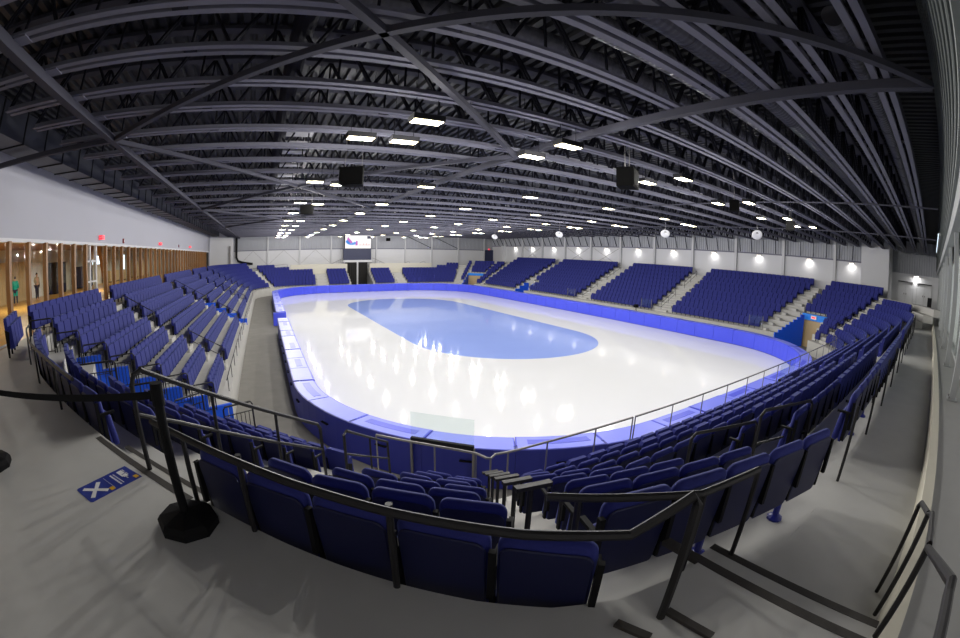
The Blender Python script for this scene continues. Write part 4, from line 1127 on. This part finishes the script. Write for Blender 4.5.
for i, (x0, x1) in enumerate(((-2.45, -.65), (-.30, 1.32))):
    mb = MB(); n = 14; pts = []
    for k in range(n + 1):
        x = x0 + (x1 - x0) * k / n; pts.append((x, 36.7 + .07 * math.sin(k * 2.1)))
    vs = []; fs = []
    for x, y in pts: vs += [(x, y, .05), (x, y, 4.6), (x, y + .03, 4.6), (x, y + .03, .05)]
    for k in range(n):
        for e in range(4): fs.append((4 * k + e, 4 * k + (e + 1) % 4, 4 * k + 4 + (e + 1) % 4, 4 * k + 4 + e))
    fs += [(0, 1, 2, 3), (4 * n + 3, 4 * n + 2, 4 * n + 1, 4 * n)]
    tag(mb.add(vs, fs).build('curtain', MT['curtain']), ('dark curtain left of the white post under the scoreboard', 'dark curtain right of the white post under the scoreboard')[i], 'curtain')
structure(MB().bx((-.62, 36.55, 0), (-.34, 36.85, 4.62)).build('trim_post', MT['column']), 'white post in the middle of the curtained doorway')
for sgn, x0 in ((-1, -3.0), (1, 2.2)):                                # stair rails rising to the scoreboard
    for s in range(1):
        t = thing('stair_rail', 'grey sloping stair railing %s of the scoreboard' % ('left' if sgn < 0 else 'right'), 'railing')
        a, b = Vector((x0, 36.4, 5.35)), Vector((x0 + sgn * 3.9, 36.4, 3.65))
        MB().tube([a - Vector((0, 0, .9)), a, b, b - Vector((0, 0, .9))], .035, 6).build('top_rail', MT['steel'], t)
        MB().tube([a - Vector((0, 0, .8)), b - Vector((0, 0, .8))], .03, 6).build('lower_rail', MT['steel'], t)
        for k in range(1, 9):
            c = a + (b - a) * k / 9; MB().bar(c - Vector((0, 0, .85)), c, .03, .03).build('baluster', MT['steel'], t)
    structure(MB().bar((x0, 36.8, 4.4), (x0 + sgn * 3.9, 36.8, 2.7), 1.0, .25).build('floor_stairflight', MT['wallwhite']), 'white stair flight beside the scoreboard')
for i, (x0, x1, z) in enumerate(((-19.0, -12.9, 4.3), (7.4, 9.2, 4.42), (10.4, 12.2, 4.45))):
    t = thing('gallery_rail', 'thin grey railing behind the far end seats, %s from the left' % nth(i), 'railing')
    MB().tube([(x0, 36.6, z - .9), (x0, 36.6, z - .35), (x1 - .3, 36.6, z + .25), (x1, 36.6, z + .2), (x1, 36.6, z - .7)], .03, 6).build('top_rail', MT['steel'], t)
    MB().tube([(x0, 36.6, z - .7), (x1, 36.6, z - .15)], .025, 6).build('middle_rail', MT['steel'], t)

# ------------------------------------------------------------------ belt post, sticker, stair to the right walkway
def belt_post(x, y, label, head_dir):
    t = thing('belt_post', label, 'barrier post', (x, y, ZPLAT))
    pr = [(.245, 0), (.245, .05), (.215, .085), (.07, .12), (.045, .125)]
    b = MB().lathe(pr, (0, 0, 0), 8); b.build('base', MT['black'], t)
    MB().tube([(0, 0, .1), (0, 0, .93)], .036, 14).build('post', MT['black'], t)
    h = MB().tube([(0, 0, .90), (0, 0, 1.045)], .046, 14).build('belt_head', MT['black'], t)
    MB().box((math.cos(head_dir) * .05, math.sin(head_dir) * .05, .96), (.03, .04, .07), 0, Matrix.Rotation(head_dir, 3, 'Z')).build('belt_clip', MT['black'], h)
    return t
B1, B2 = (-17.56, -35.10), (-20.14, -34.20)
hd = math.atan2(B2[1] - B1[1], B2[0] - B1[0])
belt_post(*B1, 'black belt post with heavy rubber base standing by the aisle rail', hd)
belt_post(*B2, 'black belt post, only its base showing at the left edge', hd + PI)
mb = MB(); n = 12; vs = []; fs = []
for k in range(n + 1):
    f = k / n; x, y = B1[0] + (B2[0] - B1[0]) * f, B1[1] + (B2[1] - B1[1]) * f; z = ZPLAT + .965 - .16 * f * (1 - f) - .17 * f
    vs += [(x, y, z - .026), (x, y, z + .026), (x + .002, y + .003, z + .026), (x + .002, y + .003, z - .026)]
for k in range(n):
    for e in range(4): fs.append((4 * k + e, 4 * k + (e + 1) % 4, 4 * k + 4 + (e + 1) % 4, 4 * k + 4 + e))
fs += [(0, 1, 2, 3), (4 * n + 3, 4 * n + 2, 4 * n + 1, 4 * n)]
tag(mb.add(vs, fs).build('belt', MT['black']), 'black webbing belt stretched from the belt post to the left edge', 'belt')

# floor sticker: corners taken on the floor
c = [Vector((-18.78, -34.55, 0)), Vector((-18.52, -34.82, 0)), Vector((-18.14, -34.31, 0)), Vector((-18.35, -34.12, 0))]
o_ = (c[0] + c[1] + c[2] + c[3]) / 4
ax = ((c[3] + c[2]) / 2 - (c[0] + c[1]) / 2); SL = ax.length; ax.normalize(); SWD = ((c[1] - c[0]).length + (c[2] - c[3]).length) / 2
t = thing('floor_sticker', 'blue floor sticker with a white X and yellow squares', 'sticker', (o_.x, o_.y, ZPLAT), math.atan2(ax.y, ax.x))
def decal(name, m, polys, z, parent=t):
    mb = MB()
    for P in polys: mb.prism([(x * SL, y * SWD) for x, y in P], z, z + .0012)
    return mb.build(name, MT[m], parent)
def rc(x0, y0, x1, y1): return [(x0, y0), (x1, y0), (x1, y1), (x0, y1)]
decal('sticker_sheet', 'stick', [[(-.47, -.5), (.5, -.5), (.5, .5), (-.47, .5), (-.5, .44), (-.5, -.44)]], .001)
k = .055
decal('white_cross', 'white', [[(-.44, .27), (-.38, .36), (-.26, .08), (-.26, .08), (-.14, .36), (-.08, .27), (-.21, 0), (-.08, -.27), (-.14, -.36), (-.26, -.08), (-.38, -.36), (-.44, -.27), (-.31, 0)]], .003)
decal('yellow_square', 'yellow', [rc(-.075, -.42, .0, -.24)], .003); decal('yellow_square', 'yellow', [rc(.40, -.42, .475, -.24)], .003)
decal('divider_line', 'white', [rc(.008, -.38, .012, .38)], .003)
decal('text_line', 'white', [rc(.125, -.36 + .105 * i, .155, -.36 + .105 * i + .085) for i in range(7)], .003)
decal('text_line', 'white', [rc(.185, -.33 + .085 * i, .203, -.33 + .085 * i + .065) for i in range(8)], .003)
decal('emblem', 'white', [rc(.27, .12, .37, .36), rc(.29, -.10, .37, .08), rc(.27, -.02, .30, .12), rc(.385, .20, .40, .36), rc(.385, -.04, .395, .14), rc(.31, -.22, .33, -.12)], .003)

# two steps down to the right walkway
s1 = MB().bx((ROUGHX - .02, YW_N, ZWALK), (ROUGHX + .48, -36.66, ZWALK + .215)).build('step', MT['conc'], sl)
MB().bx((ROUGHX - .06, YW_N + .02, ZPLAT - .028), (ROUGHX + .015, -36.5, ZPLAT + .004)).build('stair_nosing', MT['nose'], sl)
MB().bx((ROUGHX + .41, YW_N + .02, ZWALK + .19), (ROUGHX + .485, -36.66, ZWALK + .219)).build('stair_nosing', MT['nose'], s1)
MB().bar((-15.42, -36.86, ZPLAT + .012), (-15.36, -37.06, ZPLAT + .012), .05, .024).build('edge_strip', MT['nose'], sl)
MB().bar((-15.14, -36.98, ZPLAT + .012), (-15.12, -37.3, ZPLAT + .012), .05, .024).build('edge_strip', MT['nose'], sl)
t = thing('stair_handrail', 'thick black wall handrail with posts at the lower right corner', 'handrail')
MB().tube([(-13.46, -38.13, ZWALK), (-13.46, -38.13, 4.45), (-13.52, -38.14, 4.50), (-14.02, -38.17, 4.66)], .021, 10).build('lower_rail', MT['rail'], t)
MB().tube([(-14.02, -38.17, ZWALK + .2), (-14.02, -38.17, 4.66), (-14.1, -38.19, 4.70), (-14.50, -38.20, 4.72)], .021, 10).build('top_rail', MT['rail'], t)
MB().tube([(-14.52, -38.20, ZPLAT), (-14.50, -38.20, 4.70), (-15.36, -38.22, 5.06), (-15.42, -38.22, 5.05), (-16.6, -38.23, 5.05)], .024, 10).build('upper_rail', MT['rail'], t)

# ------------------------------------------------------------------ people in the lobby
def body(name, label, x, y, rz, coat=None, h=1.76):
    t = thing('person', label, 'person', (x, y, ZPLAT - .004), rz)
    s = h / 1.76
    J = {'pel': (0, 0, .93, .13), 'chest': (0, .01, 1.25, .15), 'neck': (0, .02, 1.47, .06), 'head': (0, .03, 1.60, .085), 'top': (0, .03, 1.72, .07),
         'hl': (.09, 0, .88, .095), 'kl': (.10, .03, .50, .065), 'al': (.10, -.01, .08, .045), 'tl': (.11, .13, .03, .04),
         'hr': (-.09, 0, .88, .095), 'kr': (-.11, .0, .50, .065), 'ar': (-.12, -.06, .08, .045), 'tr': (-.13, .08, .03, .04),
         'sl': (.19, 0, 1.40, .06), 'el': (.25, .02, 1.14, .045), 'wl': (.20, .18, 1.02, .03), 'gl': (.16, .26, 1.03, .035),
         'sr': (-.19, 0, 1.40, .06), 'er': (-.25, -.02, 1.13, .045), 'wr': (-.24, .08, .90, .03), 'gr': (-.23, .12, .81, .035)}
    E_ = [('pel', 'chest'), ('chest', 'neck'), ('neck', 'head'), ('head', 'top'), ('pel', 'hl'), ('hl', 'kl'), ('kl', 'al'), ('al', 'tl'), ('pel', 'hr'), ('hr', 'kr'), ('kr', 'ar'), ('ar', 'tr'),
          ('chest', 'sl'), ('sl', 'el'), ('el', 'wl'), ('wl', 'gl'), ('chest', 'sr'), ('sr', 'er'), ('er', 'wr'), ('wr', 'gr')]
    ks = list(J)
    def skin(nm, keys, m, grow=0.0, sub=2):
        kk = [k for k in ks if k in keys]; ee = [(kk.index(a), kk.index(b)) for a, b in E_ if a in kk and b in kk]
        me = bpy.data.meshes.new(nm); me.from_pydata([tuple(c * s for c in J[k][:3]) for k in kk], ee, []); me.materials.append(MT[m])
        o = inst(nm, me, t); o.modifiers.new('skin', 'SKIN'); sub_ = o.modifiers.new('sub', 'SUBSURF'); sub_.levels = sub_.render_levels = sub
        lay = me.skin_vertices[0].data
        for i, k in enumerate(kk): lay[i].radius = (J[k][3] * s * (1.25 if k in ('chest', 'pel') else 1) + grow, (J[k][3] * s) * (.85 if k in ('chest', 'pel') else 1) + grow)
        lay[0].use_root = True
        return o
    skin('body', ks, 'skin')
    skin('trousers', ('pel', 'hl', 'kl', 'al', 'hr', 'kr', 'ar'), 'trouser', .016)
    skin('shirt', ('pel', 'chest', 'sl', 'el', 'wl', 'sr', 'er', 'wr') if coat is None else ('pel', 'chest', 'sl', 'el', 'wl', 'sr', 'er', 'wr', 'hl', 'kl', 'hr', 'kr'), coat or 'shirt', .028)
    hd = MB().lathe([(.05, .02), (.088, .05), (.092, .11), (.07, .165), (.02, .185)], (0, .012, 1.56 * s), 12).build('hair', MT['hair'], t, smooth=True)
    for sx in (-.03, .03): MB().lathe([(.004, -.01), (.012, 0), (.004, .01)], (sx, .115, 1.615 * s), 6).build('eye', MT['black'], t)
    MB().bar((0, .115, 1.60 * s), (0, .128, 1.575 * s), .022, .02).build('nose', MT['skin'], t)
    MB().bar((-.022, .112, 1.545 * s), (.022, .112, 1.545 * s), .008, .01).build('mouth', MT['red'] if False else MT['skin'], t)
    for g, sx in (('gl', 1), ('gr', -1)):
        gx, gy, gz, _ = J[g]
        for k in range(4): MB().tube([(gx + (k - 1.5) * .018, gy + .02, gz), (gx + (k - 1.5) * .019, gy + .055, gz - .02), (gx + (k - 1.5) * .018, gy + .075, gz - .045)], [.009, .008, .006], 6).build('finger', MT['skin'], t)
        MB().tube([(gx - .03 * sx, gy, gz), (gx - .055 * sx, gy + .025, gz - .01), (gx - .058 * sx, gy + .05, gz - .02)], [.011, .009, .007], 6).build('thumb', MT['skin'], t)
    return t
body('person', 'person in beige shirt and dark trousers standing behind the lobby glass', -34.3, -9.75, -1.9, None, 1.80)
body('person', 'person in a long teal coat standing half behind a wooden column', -34.3, -12.95, .4, 'teal', 1.72)
# jackets and stands seen between columns
t = thing('coat_stand', 'grey coat hanging on a stand behind the lobby glass', 'coat stand', (-34.0, -3.4, ZPLAT - .004))
MB().lathe([(.22, 0), (.22, .03), (.03, .06)], (0, 0, 0), 10).build('foot', MT['black'], t); MB().tube([(0, 0, .05), (0, 0, 1.75)], .02, 8).build('pole', MT['steel'], t)
MB().lathe([(.26, .55), (.25, .9), (.23, 1.3), (.16, 1.48), (.05, 1.55)], (0, 0, 0), 10).build('coat', MT['navypanel'], t, smooth=True)
t = thing('camera_tripod', 'small black tripod with a camera behind the pads by the right boards', 'tripod', (17.3, -8.6, 0))
for a in (0, 2.1, 4.2): MB().tube([(0, 0, 1.3), (.35 * math.cos(a), .35 * math.sin(a), 0)], .02, 6).build('leg', MT['black'], t)
MB().bx((-.22, -.14, 1.3), (.22, .14, 1.62)).build('camera_body', MT['black'], t); MB().bx((-.45, -.05, 1.4), (-.22, .05, 1.5)).build('lens', MT['black'], t)
# clear shields on first rows of the right stand
for i, (x0, y0) in enumerate(((18.6, -8.9), (18.6, 3.4), (18.6, -21.9))):
    t = thing('row_shield', 'low clear glass panel with steel frame at the right stand aisle, %s' % ('middle one', 'far one', 'nearest one')[i], 'glass panel', (x0, y0, FLR(1)))
    MB().bx((-.01, -.7, .35), (.01, .7, 1.1)).build('pane', MT['glass'], t)
    for yy in (-.7, .7): MB().bx((-.025, yy - .025, 0), (.025, yy + .025, 1.12)).build('post', MT['steel'], t)
